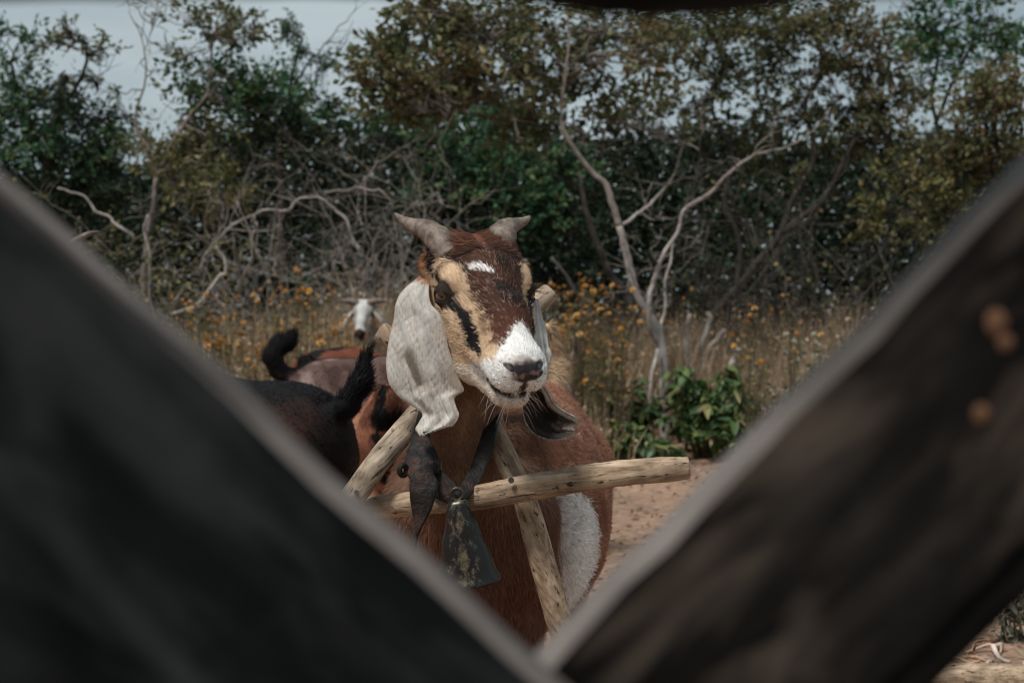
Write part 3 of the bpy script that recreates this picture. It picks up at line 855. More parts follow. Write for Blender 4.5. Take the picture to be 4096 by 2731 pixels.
fL = [(150, 225, 2.03), (125, 330, 2.015), (130, 440, 2.00), (150, 540, 1.985), (160, 640, 1.975), (170, 740, 1.972), (175, 840, 1.97), (160, 940, 1.972), (110, 1060, 1.975), (100, 1180, 1.975), (122, 1310, 1.975), (190, 1400, 1.975), (300, 1452, 1.975), (430, 1462, 1.975), (592, 1408, 1.98)]
fR = [(212, 222, 2.05), (248, 335, 2.045), (266, 430, 2.04), (284, 530, 2.03), (302, 640, 2.02), (332, 712, 2.01), (306, 822, 2.00), (292, 925, 1.99), (284, 985, 1.985), (330, 1065, 1.985), (366, 1140, 1.985), (425, 1195, 1.985), (500, 1240, 1.985), (552, 1262, 1.987), (586, 1305, 1.99)]
def f_bulge(s, t): return 0.034 * np.sin(np.pi * t) * np.interp(s, [0, .35, .55, .75, .92, 1], [0, -.25, .6, 1, .7, .25])
def f_relief(s, t, P):
    s_, t_ = np.broadcast_arrays(s, t)
    return 0.0012 * wv(np.stack([s_ * 5, t_ * 4, 0 * s_ + 7], -1)) + 0.004 * np.exp(-((t_ - 0.93) / 0.06)**2) + 0.004 * np.exp(-((t_ - 0.62) / 0.07)**2) * sstep(.55, .3, s_)
def f_notch(s, t): return 0.115 * sstep(0.78, 1.0, s) * np.exp(-((t - 0.50) / 0.20)**2)
FV, FQ, FS, FN = shell([z2(*p) for p in fL], [z2(*p) for p in fR], 80, 30, f_bulge, 0.0045, f_relief, None, f_notch)
def ear2_coat(S, P):
    s, t = S[:, 0], S[:, 1]
    c = np.tile(np.array((0.55, 0.53, 0.50)), (len(s), 1))
    c = mixc(c, (0.30, 0.25, 0.21), sstep(0.3, 1.4, wv2(np.stack([s * 12, t * 9, 0 * s], 1))) * 0.6)
    inner_shade = sstep(0.50, 0.62, s) * sstep(0.97, 0.80, t) * (S[:, 2] > 0)
    c = mixc(c, (0.045, 0.034, 0.030), inner_shade * sstep(1.0, 0.86, s + 0.05 * wv(np.stack([s * 9, t * 9, 0 * s], 1))))  # hollow side: its shadow is put into the coat colour
    c = mixc(c, (0.20, 0.14, 0.11), inner_shade * sstep(0.84, 0.97, s))
    return c
ear2 = mesh_obj('ear', np_mesh('goat_ear_folded', FV, FQ, ear2_coat(FS, FV)), M_EAR, goat)
ear2['label'] = 'pale ear seen edge on, its dark hollow tip forked'
ear_fur(FV, FQ, FS, FN, ear2_coat, ear2, 16000, 6)
# ================================================================== the yoke, the strap and the bell it wears
M_YOKE = mat_wood('yoke_wood', (0.15, 0.098, 0.064), (0.38, 0.28, 0.195), (0.56, 0.45, 0.335), along=0, stretch=9, scale=16, pit=0.05, bump_s=0.8)
M_YOKE2 = mat_wood('yoke_wood_grey', (0.14, 0.105, 0.08), (0.36, 0.29, 0.22), (0.54, 0.46, 0.37), along=0, stretch=9, scale=16, pit=0.35, bump_s=0.8)
m, N, L, b = new_mat('old_iron'); tc = N.new('ShaderNodeTexCoord')
n1 = noise(N, L, tc.outputs['Object'], 90, 4); r = ramp(N, [(0.35, (0.045, 0.04, 0.038)), (0.7, (0.12, 0.10, 0.085))]); L.new(n1.outputs['Fac'], r.inputs[0]); L.new(r.outputs[0], b.inputs['Base Color'])
b.inputs['Metallic'].default_value = 0.7; b.inputs['Roughness'].default_value = 0.45
M_IRON = m

def stick(name, rows, mat, parent, seed, n=60, seg=14, flat=1.0, square=0.45):
    """rows: px, py, distance, radius. The mesh lies along the object's own x axis so the grain follows it"""
    P = spline([(*at(x, y, d), r) for x, y, d, r in rows], n)
    o = P[0, :3]; xa = P[-1, :3] - o; xa /= np.linalg.norm(xa)
    ya = np.cross((0.1, -1.0, 0.2), xa); ya /= np.linalg.norm(ya); za = np.cross(xa, ya)
    Rm = np.stack([xa, ya, za], 1)
    loc = (P[:, :3] - o) @ Rm
    V, Q, T = tube(loc, P[:, 3], seg, flat, 0.045, seed, up=(0, 0, 1))
    # flatten the round section a little towards a hewn square one
    ring = V[:n * seg].reshape(n, seg, 3); c = loc[:, None, :]; dlt = ring - c
    a = np.arctan2(dlt[..., 1], dlt[..., 2]); k = 1 / np.maximum(np.abs(np.cos(a)), np.abs(np.sin(a)))
    ring[:] = c + dlt * (1 + square * (np.minimum(k, 1.25) - 1))[..., None]
    V[:n * seg] = ring.reshape(-1, 3)
    M4 = Matrix(((*Rm[0], o[0]), (*Rm[1], o[1]), (*Rm[2], o[2]), (0, 0, 0, 1)))
    me = np_mesh(name, V, [Q, T]); me.materials.append(mat)
    ob = bpy.data.objects.new(name, me); COL.objects.link(ob); ob.parent = parent
    ob.matrix_basis = parent.matrix_basis.inverted() @ M4
    bv = ob.modifiers.new('edge', 'BEVEL'); bv.limit_method = 'ANGLE'; bv.width = 0.0015; bv.segments = 1
    return ob

yoke = empty('neck_yoke', (-0.03, 2.03, 0.62), 0, "wooden yoke of three rough sticks round the goat's neck", 'yoke')
st_a = stick('side_stick', [(1345, 2085, 1.985, .0165), (1410, 1990, 1.990, .0168), (1520, 1835, 2.015, .0165), (1640, 1690, 2.07, .0160), (1760, 1555, 2.16, .0155), (1870, 1450, 2.205, .0155), (2030, 1325, 2.235, .0155), (2200, 1170, 2.27, .0150)], M_YOKE2, yoke, 31)
st_b = stick('side_stick', [(2290, 2660, 2.02, .0175), (2235, 2470, 2.015, .0175), (2165, 2230, 2.02, .0172), (2110, 2040, 2.03, .0165), (2035, 1860, 2.05, .0150), (1955, 1690, 2.09, .0140), (1880, 1580, 2.135, .0135), (1810, 1510, 2.17, .0135), (1690, 1430, 2.20, .0138), (1520, 1330, 2.22, .0150)], M_YOKE, yoke, 32)
st_c = stick('cross_stick', [(1465, 2032, 2.035, .0150), (1560, 2022, 2.028, .0158), (1720, 2008, 2.012, .0162), (1900, 1992, 1.995, .0165), (2100, 1955, 1.982, .0172), (2300, 1915, 1.972, .0172), (2500, 1890, 1.966, .0168), (2660, 1880, 1.962, .0162), (2758, 1872, 1.960, .0140)], M_YOKE, yoke, 33)
st_c['label'] = 'thick cross stick with a split blunt end'
def nail(px, py, d, r, parent):
    bm = bmesh.new(); bmesh.ops.create_cone(bm, cap_ends=True, segments=14, radius1=r, radius2=r * 0.8, depth=0.003)
    me = bpy.data.meshes.new('nail'); bm.to_mesh(me); bm.free(); me.materials.append(M_IRON)
    o = mesh_obj('nail', me, None, parent, parent.matrix_basis.inverted() @ (Matrix.Translation(at(px, py, d)) @ Matrix.Rotation(math.radians(80), 4, 'X')))
    return o
nail(1425, 1968, 1.972, 0.0032, yoke)
nail(2045, 1920, 1.963, 0.0040, yoke)

# leather strap round the neck
m, N, L, b = new_mat('old_leather'); tc = N.new('ShaderNodeTexCoord')
n1 = noise(N, L, tc.outputs['Object'], 38, 6, 0.65)
r = ramp(N, [(0.36, (0.006, 0.006, 0.007)), (0.54, (0.016, 0.012, 0.011)), (0.68, (0.060, 0.027, 0.019))]); L.new(n1.outputs['Fac'], r.inputs[0])
L.new(r.outputs[0], b.inputs['Base Color']); b.inputs['Roughness'].default_value = 0.55; b.inputs['Specular IOR Level'].default_value = 0.3
n2 = noise(N, L, tc.outputs['Object'], 75, 6, 0.65, 0.8); bump(N, L, b, n2.outputs['Fac'], 0.9, 0.006)
M_LEATHER = m
def ribbon(name, rows, parent, thick=0.003, n=44, curl=0.0):
    """rows: px, py, distance, half width (m), turn (degrees the band faces away from the lens)"""
    P = spline([(*at(r_[0], r_[1], r_[2]), r_[3], math.radians(r_[4])) for r_ in rows], n)
    T = np.gradient(P[:, :3], axis=0); T /= np.linalg.norm(T, axis=1)[:, None]
    nt = 9; t = np.linspace(-1, 1, nt)
    V = np.zeros((n, nt, 3)); Nn = np.zeros((n, 3))
    for i in range(n):
        s = np.cross(T[i], (0, 1.0, 0)); s /= np.linalg.norm(s); f = np.cross(s, T[i]); 
        if f[1] > 0: f = -f
        c_, s_ = math.cos(P[i, 4]), math.sin(P[i, 4])
        w = s * c_ + f * s_; nn = f * c_ - s * s_
        V[i] = P[i, :3] + w[None] * (t * P[i, 3])[:, None] + nn[None] * (curl * P[i, 3] * (1 - t**2) * 1.0)[:, None]
        Nn[i] = nn
    F = V + Nn[:, None] * thick * 0.5; B = V - Nn[:, None] * thick * 0.5
    VV = np.concatenate([F.reshape(-1, 3), B.reshape(-1, 3)]); m_ = n * nt
    i, j = np.meshgrid(np.arange(n - 1), np.arange(nt - 1), indexing='ij'); i = i.ravel(); j = j.ravel()
    q = np.stack([i * nt + j, i * nt + j + 1, (i + 1) * nt + j + 1, (i + 1) * nt + j], 1)
    e = [k * nt for k in range(n)] + [(n - 1) * nt + k for k in range(1, nt)] + [k * nt + nt - 1 for k in range(n - 2, -1, -1)] + [k for k in range(nt - 2, 0, -1)]
    rim = np.array([(a, c_, c_ + m_, a + m_) for a, c_ in zip(e, e[1:] + e[:1])])
    bm_q = np.concatenate([q, q[:, ::-1] + m_, rim])
    me = np_mesh(name, VV, bm_q)
    o = mesh_obj(name, me, M_LEATHER, parent)
    return o
strap = empty('leather_collar', (-0.09, 2.05, 0.60), 0, "dark knotted leather strap tied round the goat's neck above the bell", 'collar')
ribbon('neck_band', [(1700, 1600, 2.09, .006, 40), (1688, 1680, 2.045, .008, 25), (1684, 1760, 2.02, .013, 5), (1686, 1820, 2.004, .021, 0), (1690, 1865, 1.992, .0235, -5), (1700, 1905, 1.984, .019, -10)], strap, 0.004, curl=0.16)
ribbon('hanging_end', [(1740, 1868, 1.990, .008, -40), (1716, 1888, 1.968, .014, -15), (1698, 1930, 1.958, .0185, 0), (1690, 1985, 1.954, .0165, 5), (1684, 2035, 1.956, .013, 15), (1674, 2085, 1.958, .008, 30), (1658, 2135, 1.960, .006, 45), (1648, 2205, 1.962, .008, 60)], strap, 0.0035, curl=0.14)
ribbon('neck_band', [(1985, 1640, 2.10, .008, 55), (1962, 1720, 2.055, .010, 35), (1940, 1800, 2.03, .011, 20), (1905, 1890, 2.005, .010, 8), (1860, 1965, 1.975, .009, 0), (1832, 1992, 1.962, .008, 0)], strap, 0.004, curl=0.12)
ribbon('neck_band', [(1722, 1900, 1.994, .014, -10), (1765, 1945, 1.990, .016, 0), (1805, 1972, 1.978, .014, 0), (1845, 1985, 1.964, .009, 10)], strap, 0.004, curl=0.15)
V, Q, T = tube(spline([tuple(at(1612 + 14 * math.cos(a), 1880 + 21 * math.sin(a), 1.985 + 0.004 * math.cos(a))) for a in np.linspace(0, 2 * math.pi, 13)], 30), 0.0038, 8)
mesh_obj('strap_eyelet', np_mesh('strap_eyelet', V, [Q, T]), M_LEATHER, strap)

# bell
m, N, L, b = new_mat('worn_bell_metal'); tc = N.new('ShaderNodeTexCoord')
n1 = noise(N, L, mapping(N, L, tc.outputs['Object'], (1, 1, 0.6)), 95, 9, 0.78, 0.25)
sx = N.new('ShaderNodeSeparateXYZ'); L.new(tc.outputs['Object'], sx.inputs[0])
ab = N.new('ShaderNodeMath'); ab.operation = 'ABSOLUTE'; L.new(sx.outputs[0], ab.inputs[0])
ml = N.new('ShaderNodeMath'); ml.operation = 'MULTIPLY_ADD'; ml.inputs[1].default_value = -5.0; ml.inputs[2].default_value = 0.06; L.new(ab.outputs[0], ml.inputs[0])
ad = N.new('ShaderNodeMath'); ad.operation = 'ADD'; L.new(ml.outputs[0], ad.inputs[0]); L.new(n1.outputs['Fac'], ad.inputs[1])
r = ramp(N, [(0.515, (0, 0, 0)), (0.62, (1, 1, 1))]); L.new(ad.outputs[0], r.inputs[0])
n2 = noise(N, L, tc.outputs['Object'], 130, 5, 0.6); r2 = ramp(N, [(0.3, (0.075, 0.060, 0.042)), (0.7, (0.27, 0.22, 0.155))]); L.new(n2.outputs['Fac'], r2.inputs[0])
L.new(mix(N, L, r.outputs[0], (0.018, 0.017, 0.0165), r2.outputs[0]), b.inputs['Base Color'])
b.inputs['Roughness'].default_value = 0.30; b.inputs['Metallic'].default_value = 0.55; b.inputs['Specular IOR Level'].default_value = 0.6
bump(N, L, b, n1.outputs['Fac'], 0.25, 0.001)
M_BELL = m
bell_o = np.array(at(1828, 1985, 1.948))
bell = empty('goat_bell', tuple(bell_o), 0, "dark worn metal bell hanging at the goat's chest", 'bell')
def lathe_ell(prof, seg=40):
    V = []; 
    for (rx, ry, z) in prof:
        for k in range(seg):
            a = 2 * math.pi * k / seg
            ca, sa = math.cos(a), math.sin(a)
            pw = 0.93
            V.append((rx * math.copysign(abs(ca)**pw, ca), ry * math.copysign(abs(sa)**pw, sa), z))
    n = len(prof); Q = []
    for i in range(n - 1):
        for k in range(seg): Q.append((i * seg + k, i * seg + (k + 1) % seg, (i + 1) * seg + (k + 1) % seg, (i + 1) * seg + k))
    return np.array(V), np.array(Q)[:, ::-1]
prof = [(.0005, .0005, .002), (.010, .007, .001), (.0125, .0095, -.003)] + [(.0125 + (.0385 - .0125) * t, .0105 + (.0320 - .0105) * t, -.003 - .093 * t) for t in np.linspace(.06, 1, 18)] + [(.0408, .0350, -.0985), (.0402, .0344, -.1012), (.0360, .0300, -.0998), (.0305, .0275, -.085), (.010, .0075, -.010)]
V, Q = lathe_ell(prof)
V[:, 0] += 0.0004 * np.sin(V[:, 2] * 160) * 2; 
tilt = Matrix.Rotation(math.radians(-7), 4, 'Y') @ Matrix.Rotation(math.radians(9), 4, 'X')
bme = np_mesh('bell_body', V, Q); bme.materials.append(M_BELL)
mesh_obj('bell_body', bme, None, bell, tilt @ Matrix.Translation((0, 0, -0.006)) @ Matrix.Diagonal((1.06, 1.06, 1.06, 1)))
V, Q, T = tube([(0.008 * math.sin(a), 0, 0.003 - 0.008 * math.cos(a)) for a in np.linspace(0, 2 * math.pi, 17)], 0.0022, 8)
hme = np_mesh('bell_loop', V, [Q, T]); hme.materials.append(M_IRON); mesh_obj('bell_loop', hme, None, bell, tilt)
V, Q, T = tube([(0, 0, -0.03), (0.001, 0, -0.08), (0.002, 0, -0.098), (0.002, 0, -0.106), (0.002, 0, -0.111)], [.002, .002, .004, .0085, .004], 12)
cme = np_mesh('clapper', V, [Q, T]); cme.materials.append(M_IRON); mesh_obj('clapper', cme, None, bell, tilt)

# ================================================================== the fence the lens looks through
M_PLANK = mat_wood('plank_shaded_face', (0.0035, 0.0045, 0.0050), (0.0085, 0.0105, 0.0115), (0.0220, 0.0240, 0.0252), along=0, stretch=4, scale=9, bump_s=0.9, rough=0.9, spec=0.04, blotch=(40, (0.028, 0.030, 0.032), 0.48))  # dark weathered wood; the face's shade is also put into its colour
M_PLANK2 = mat_wood('plank_shaded_face_brown', (0.003, 0.003, 0.0034), (0.0115, 0.0108, 0.0106), (0.045, 0.039, 0.035), along=0, stretch=5, scale=9, bump_s=0.9, rough=0.9, spec=0.06, blotch=(34, (0.100, 0.078, 0.062), 0.50))  # brown blotched wood, its face likewise darkened with painted shade
M_EDGE = mat_wood('plank_sunlit_edge', (0.085, 0.076, 0.072), (0.18, 0.162, 0.155), (0.27, 0.247, 0.237), along=0, stretch=6, scale=8, bump_s=0.5)  # same wood, paler: sunlight on the top edge put into its colour
fence = empty('wooden_fence', (0, 0.40, 0), 0, 'dark weathered wooden fence of crossed planks close in front of the lens', 'fence')
def plank(name, p1, p2, d_front, d_back, width, side, ext, mat, seed, wob=0.0012):
    """a sawn board whose top back edge runs through two sight points"""
    A, B = np.array(at(*p1, d_back)), np.array(at(*p2, d_back))
    xa = (B - A); Ln = np.linalg.norm(xa); xa /= Ln
    A = A - xa * ext[0]; Ln = Ln + ext[0] + ext[1]
    fwd = np.array((0.0, 1, 0)); fwd -= xa * (fwd @ xa); fwd /= np.linalg.norm(fwd)
    za = np.cross(xa, fwd); 
    if za[2] < 0: za = -za
    th = d_back - d_front
    n = 90; r_ = np.random.default_rng(seed); xs = np.linspace(0, Ln, n)
    def wob_line(): 
        return sum(r_.uniform(-1, 1) * np.sin(xs * f_ + r_.uniform(0, 6)) for f_ in (18, 41, 90, 170)) * wob * 0.5
    ch = 0.0022
    prof = [(0, 0), (-ch, -0.0), (-th + ch, 0), (-th, -ch), (-th, -width + ch), (-th + ch, -width), (-ch, -width), (0, -width + ch), (0, -ch)]
    prof = [(-ch, 0), (-th + ch, 0), (-th, -ch), (-th, -width * 0.33), (-th, -width * 0.66), (-th, -width + ch), (-th + ch, -width), (-ch, -width), (0, -width + ch), (0, -ch)]
    seg = len(prof); V = np.zeros((n, seg, 3))
    wt, wb, wf = wob_line(), wob_line(), wob_line()
    for k, (y, z) in enumerate(prof):
        V[:, k, 0] = xs; V[:, k, 1] = y + (wf * 0.4 if y < -th * 0.5 else 0); V[:, k, 2] = z + (wt if z > -width / 2 else wb)
    V = V.reshape(-1, 3)
    i, j = np.meshgrid(np.arange(n - 1), np.arange(seg), indexing='ij'); i = i.ravel(); j = j.ravel(); j2 = (j + 1) % seg
    Q = np.stack([i * seg + j, (i + 1) * seg + j, (i + 1) * seg + j2, i * seg + j2], 1)
    V = np.vstack([V, [[0, -th / 2, -width / 2], [Ln, -th / 2, -width / 2]]]); jj = np.arange(seg)
    T = np.vstack([np.stack([jj, (jj + 1) % seg, np.full(seg, n * seg)], 1), np.stack([(n - 1) * seg + (jj + 1) % seg, (n - 1) * seg + jj, np.full(seg, n * seg + 1)], 1)])
    me = np_mesh(name, V, [Q, T], smooth=False)
    me.materials.append(mat); me.materials.append(M_EDGE)
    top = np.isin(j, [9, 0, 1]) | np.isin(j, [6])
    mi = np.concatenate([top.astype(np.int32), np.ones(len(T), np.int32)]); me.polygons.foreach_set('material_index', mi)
    M4 = Matrix(((xa[0], fwd[0], za[0], A[0]), (xa[1], fwd[1], za[1], A[1]), (xa[2], fwd[2], za[2], A[2]), (0, 0, 0, 1)))
    ob = bpy.data.objects.new(name, me); COL.objects.link(ob); ob.parent = fence
    ob.matrix_basis = fence.matrix_basis.inverted() @ M4
    bmx = bmesh.new(); bmx.from_mesh(me); bmesh.ops.recalc_face_normals(bmx, faces=bmx.faces); bmx.to_mesh(me); bmx.free()
    return ob
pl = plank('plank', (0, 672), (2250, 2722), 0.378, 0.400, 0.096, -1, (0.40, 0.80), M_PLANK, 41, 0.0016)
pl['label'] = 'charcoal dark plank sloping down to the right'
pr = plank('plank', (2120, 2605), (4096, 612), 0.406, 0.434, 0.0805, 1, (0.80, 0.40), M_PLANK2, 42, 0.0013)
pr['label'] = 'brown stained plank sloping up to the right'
# rusty nail heads on the brown plank
m, N, L, b = new_mat('rusty_nail'); tc = N.new('ShaderNodeTexCoord'); n1 = noise(N, L, tc.outputs['Object'], 600, 4)
r = ramp(N, [(0.3, (0.07, 0.032, 0.016)), (0.7, (0.20, 0.095, 0.047))]); L.new(n1.outputs['Fac'], r.inputs[0]); L.new(r.outputs[0], b.inputs['Base Color']); b.inputs['Roughness'].default_value = 0.9
def rust_nail(px, py, rad, sx=1.0):
    bm = bmesh.new(); bmesh.ops.create_uvsphere(bm, u_segments=12, v_segments=8, radius=rad)
    for f_ in bm.faces: f_.smooth = True
    me = bpy.data.meshes.new('nail'); bm.to_mesh(me); bm.free(); me.materials.append(m)
    o = mesh_obj('nail', me, None, fence, fence.matrix_basis.inverted() @ (Matrix.Translation(at(px, py, 0.4057)) @ Matrix.Diagonal((sx, 0.3, 1.2, 1)))); o['label'] = 'rusty orange nail head'
rust_nail(3985, 1290, 0.0030); rust_nail(4022, 1370, 0.0020, 1.1); rust_nail(3925, 1655, 0.0023)
# the rail overhead
P = spline([(*at(x, y, 0.40), r * 1.29) for x, y, r in [(-1500, -420, .020), (-400, -405, .020), (600, -395, .0195), (1500, -400, .020), (2100, -385, .020), (2500, -350, .0215), (2850, -352, .021), (3300, -395, .020), (4200, -410, .020), (5600, -420, .020)]], 80)
V, Q, T = tube(P[:, :3], P[:, 3], 18, 1.0, 0.02, 43)
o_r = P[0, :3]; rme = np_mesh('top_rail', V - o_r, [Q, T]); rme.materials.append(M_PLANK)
ro = bpy.data.objects.new('top_rail', rme); COL.objects.link(ro); ro.parent = fence; ro.location = Vector(o_r) - Vector(fence.location)
for sx in (-1, 1):
    V, Q, T = tube([(0, 0, -0.1), (0.005, 0, 0.4), (-0.004, 0.003, 0.8), (0, 0, 1.15)], [.045, .043, .042, .040], 14, 1.0, 0.05, 44 + sx)
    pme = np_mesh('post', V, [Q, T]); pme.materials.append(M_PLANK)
    po = bpy.data.objects.new('post', pme); COL.objects.link(po); po.parent = fence; po.location = (sx * 0.62, 0.06, 0)
# ================================================================== the other goats
def herd_goat(label, loc, heading, scale, coatf, tail, head=(0.47, 0.80, 40, 0), horns=None, ears=None, tail_fur=(0.012, 0.011, 0.012), legs=1.0, fur=14000, seed=1, ear_col=(.3, .2, .15)):
    """local frame: x forward, y to the goat's left, z up; tail: list of (x, z, radius)"""
    g = empty('goat', loc, heading, label, 'goat', 'goats of the herd'); g.scale = (scale,) * 3
    hx, hz, dip, hyaw = head; dip = math.radians(dip); hyaw = math.radians(hyaw)
    hf = np.array((math.cos(dip) * math.cos(hyaw), math.cos(dip) * math.sin(hyaw), -math.sin(dip)))
    hl = np.array((-math.sin(hyaw), math.cos(hyaw), 0)); hu = np.cross(hf, hl)
    he = np.array((hx, 0, hz))
    step = 0.0095
    xs, ys, zs = np.arange(-0.52, 0.74, step), np.arange(-0.24, 0.24, step), np.arange(0, 1.02, step)
    p = (xs[:, None, None].astype(np.float32), ys[None, :, None].astype(np.float32), zs[None, None, :].astype(np.float32))
    d = ell(p, (0.08, 0, 0.45), (0.30, 0.155, 0.185))
    d = smin(d, ell(p, (-0.14, 0, 0.46), (0.28, 0.165, 0.18)), 0.10)
    d = smin(d, ell(p, (-0.31, 0, 0.52), (0.13, 0.115, 0.115)), 0.07)
    d = smin(d, ell(p, (0.24, 0, 0.44), (0.13, 0.11, 0.15)), 0.07)
    nb = he - hf * 0.055 - hu * 0.02
    d = smin(d, cone(p, nb, (0.5 * (hx + 0.26), 0, 0.5 * (hz + 0.54)), 0.050, 0.062), 0.04)
    d = smin(d, cone(p, (0.5 * (hx + 0.26), 0, 0.5 * (hz + 0.54)), (0.24, 0, 0.50), 0.062, 0.105), 0.06)
    for sy in (-1, 1):
        y = sy * 0.085
        for (a, b_, ra, rb) in (((0.22, y, 0.44), (0.22, y, 0.28), .075, .045), ((0.22, y, 0.28), (0.22, y, 0.15), .036, .024), ((0.22, y, 0.15), (0.22, y, 0.05), .022, .018), ((0.22, y, 0.05), (0.24, y, 0.02), .022, .023),
                                ((-0.31, y, 0.47), (-0.27, y, 0.31), .088, .058), ((-0.27, y, 0.31), (-0.38, y, 0.20), .046, .028), ((-0.38, y, 0.20), (-0.36, y, 0.05), .024, .018), ((-0.36, y, 0.05), (-0.34, y, 0.02), .022, .024)):
            d = smin(d, cone(p, a, b_, ra, rb), 0.03)
    for k in range(len(tail) - 1):
        d = smin(d, cone(p, (tail[k][0], tail[k][3] if len(tail[k]) > 3 else 0, tail[k][1]), (tail[k + 1][0], tail[k + 1][3] if len(tail[k + 1]) > 3 else 0, tail[k + 1][1]), tail[k][2], tail[k + 1][2]), 0.02)
    q = (p[0] - he[0], p[1] - he[1], p[2] - he[2])
    hd = head_sdf(q[0] * hf[0] + q[1] * hf[1] + q[2] * hf[2], q[0] * hl[0] + q[1] * hl[1] + q[2] * hl[2], q[0] * hu[0] + q[1] * hu[1] + q[2] * hu[2], fine=False)
    d = smin(d, hd, 0.03)
    V, Q = surface_nets(d, xs, ys, zs); Nn, _ = mesh_normals(V, Q)
    H = lambda P: ((P - he) @ hf, (P - he) @ hl, (P - he) @ hu)
    cf = lambda P: np.clip(coatf(P, *H(P)), 0.003, 0.85)
    me = np_mesh('goat_body', V, Q, cf(V)); me.materials.append(M_SKIN)
    bd = mesh_obj('body', me, None, g, Matrix.Identity(4))
    tz = min(t[1] for t in tail); tx = max(t[0] for t in tail) + 0.02
    is_tail = lambda P: (P[:, 0] < tx) & (P[:, 2] > tz + 0.03)
    def flow(P, n):
        f = np.tile(np.array((-1.0, 0, -0.45)), (len(P), 1))
        ax = np.array((tail[-1][0] - tail[0][0], 0, tail[-1][1] - tail[0][1])); ax /= np.linalg.norm(ax)
        return np.where(is_tail(P)[:, None], ax[None], f)
    ln = lambda P: np.where(is_tail(P), 0.030, 0.012)
    fo = grow_fur('fur', V, Q, Nn, fur, lambda C: np.where(is_tail(C), 4.0, 1.0), cf, flow, ln, 0.0010, M_FUR, bd, lift=0.4, seed=seed)
    fo.matrix_parent_inverse = Matrix.Identity(4)
    W = lambda f, l, u: he + f * hf + l * hl + u * hu
    for s in (-1, 1):
        if horns:
            P = spline([(*W(f, s * l, u), r) for f, l, u, r in horns], 16); Vh, Qh, Th = tube(P[:, :3], P[:, 3], 9)
            m_ = np_mesh('goat_horn', Vh, [Qh, Th]); m_.materials.append(M_HORN); mesh_obj('horn', m_, None, g, Matrix.Identity(4))
        er = ears or [(-0.06, .060, .006, .012), (-.05, .092, -.02, .026), (-.035, .112, -.07, .032), (-.02, .118, -.13, .026), (-.01, .116, -.17, .008)]
        P = spline([(*W(f, s * l, u), r) for f, l, u, r in er], 16)
        Ve, Qe, Te = tube(P[:, :3], P[:, 3], 10, 0.22, up=tuple(hl * s + hu * 0.4))
        m_ = np_mesh('goat_ear', Ve, [Qe, Te], np.tile(np.array(ear_col), (len(Ve), 1))); m_.materials.append(M_SKIN); mesh_obj('ear', m_, None, g, Matrix.Identity(4))
        m_ = eye_me; mesh_obj('eye', m_, None, g, Matrix.Translation(Vector(W(0.006, s * 0.056, 0.008))))
    return g
HORNS = [(-.062, .030, .040, .018), (-.085, .045, .075, .016), (-.12, .07, .10, .012), (-.16, .10, .105, .007), (-.18, .125, .10, .003)]
GW1, GW2 = Waves(6, seed=31), Waves(26, seed=32)
def coat_black(P, f, l, u):
    n1, n2 = GW1(P), GW2(P)
    c = np.tile(np.array((0.034, 0.017, 0.013)), (len(P), 1))
    top = sstep(0.555, 0.625, P[:, 2] + 0.012 * n2)
    rear = sstep(-0.39, -0.43, P[:, 0] + 0.01 * n2) * 0.8
    c = mixc(c, (0.058, 0.028, 0.020), sstep(0.0, 1.2, n1) * 0.6)
    c = mixc(c, (0.009, 0.009, 0.010), np.clip(top + rear, 0, 1))
    c = mixc(c, (0.010, 0.010, 0.011), sstep(0.26, 0.18, P[:, 2]))
    return c
def coat_roan(P, f, l, u):
    n1, n2 = GW1(P), GW2(P)
    c = np.tile(np.array((0.115, 0.070, 0.062)), (len(P), 1))
    c = mixc(c, (0.28, 0.21, 0.195), sstep(0.1, 1.3, n1 + 0.7 * n2) * 0.7)
    c = mixc(c, (0.045, 0.024, 0.020), sstep(0.2, 1.3, -n1 + 0.7 * n2) * 0.75)
    c = mixc(c, (0.010, 0.009, 0.010), sstep(0.030, 0.015, np.abs(P[:, 1])) * (P[:, 2] > 0.5))
    c = mixc(c, (0.011, 0.010, 0.011), (P[:, 0] < -0.40) * sstep(0.57, 0.61, P[:, 2]))
    return mixc(c, (0.015, 0.012, 0.012), sstep(0.26, 0.2, P[:, 2]))
def coat_brown(P, f, l, u):
    n1, n2 = GW1(P), GW2(P)
    c = np.tile(np.array((0.30, 0.125, 0.078)), (len(P), 1))
    c = mixc(c, (0.44, 0.22, 0.145), sstep(0, 1.3, n1) * 0.6)
    st = sstep(0.030, 0.016, np.abs(np.abs(P[:, 1]) - 0.03 + 0.01 * n2)) * sstep(-0.30, -0.36, P[:, 0])
    c = mixc(c, (0.012, 0.011, 0.012), st * sstep(0.60, 0.56, P[:, 2]))
    c = mixc(c, (0.012, 0.011, 0.012), sstep(0.33, 0.24, P[:, 2] + 0.02 * n2))
    return mixc(c, (0.012, 0.011, 0.012), sstep(0.020, 0.01, np.abs(P[:, 1])) * (P[:, 2] > 0.5))
def coat_red(P, f, l, u):
    n1, n2 = GW1(P), GW2(P)
    c = np.tile(np.array((0.155, 0.050, 0.030)), (len(P), 1))
    c = mixc(c, (0.21, 0.075, 0.045), sstep(0, 1.3, n1 + 0.5 * n2) * 0.6)
    return mixc(c, (0.010, 0.009, 0.010), sstep(0.040, 0.022, np.abs(P[:, 1]) + 0.004 * n2) * (P[:, 2] > 0.5))
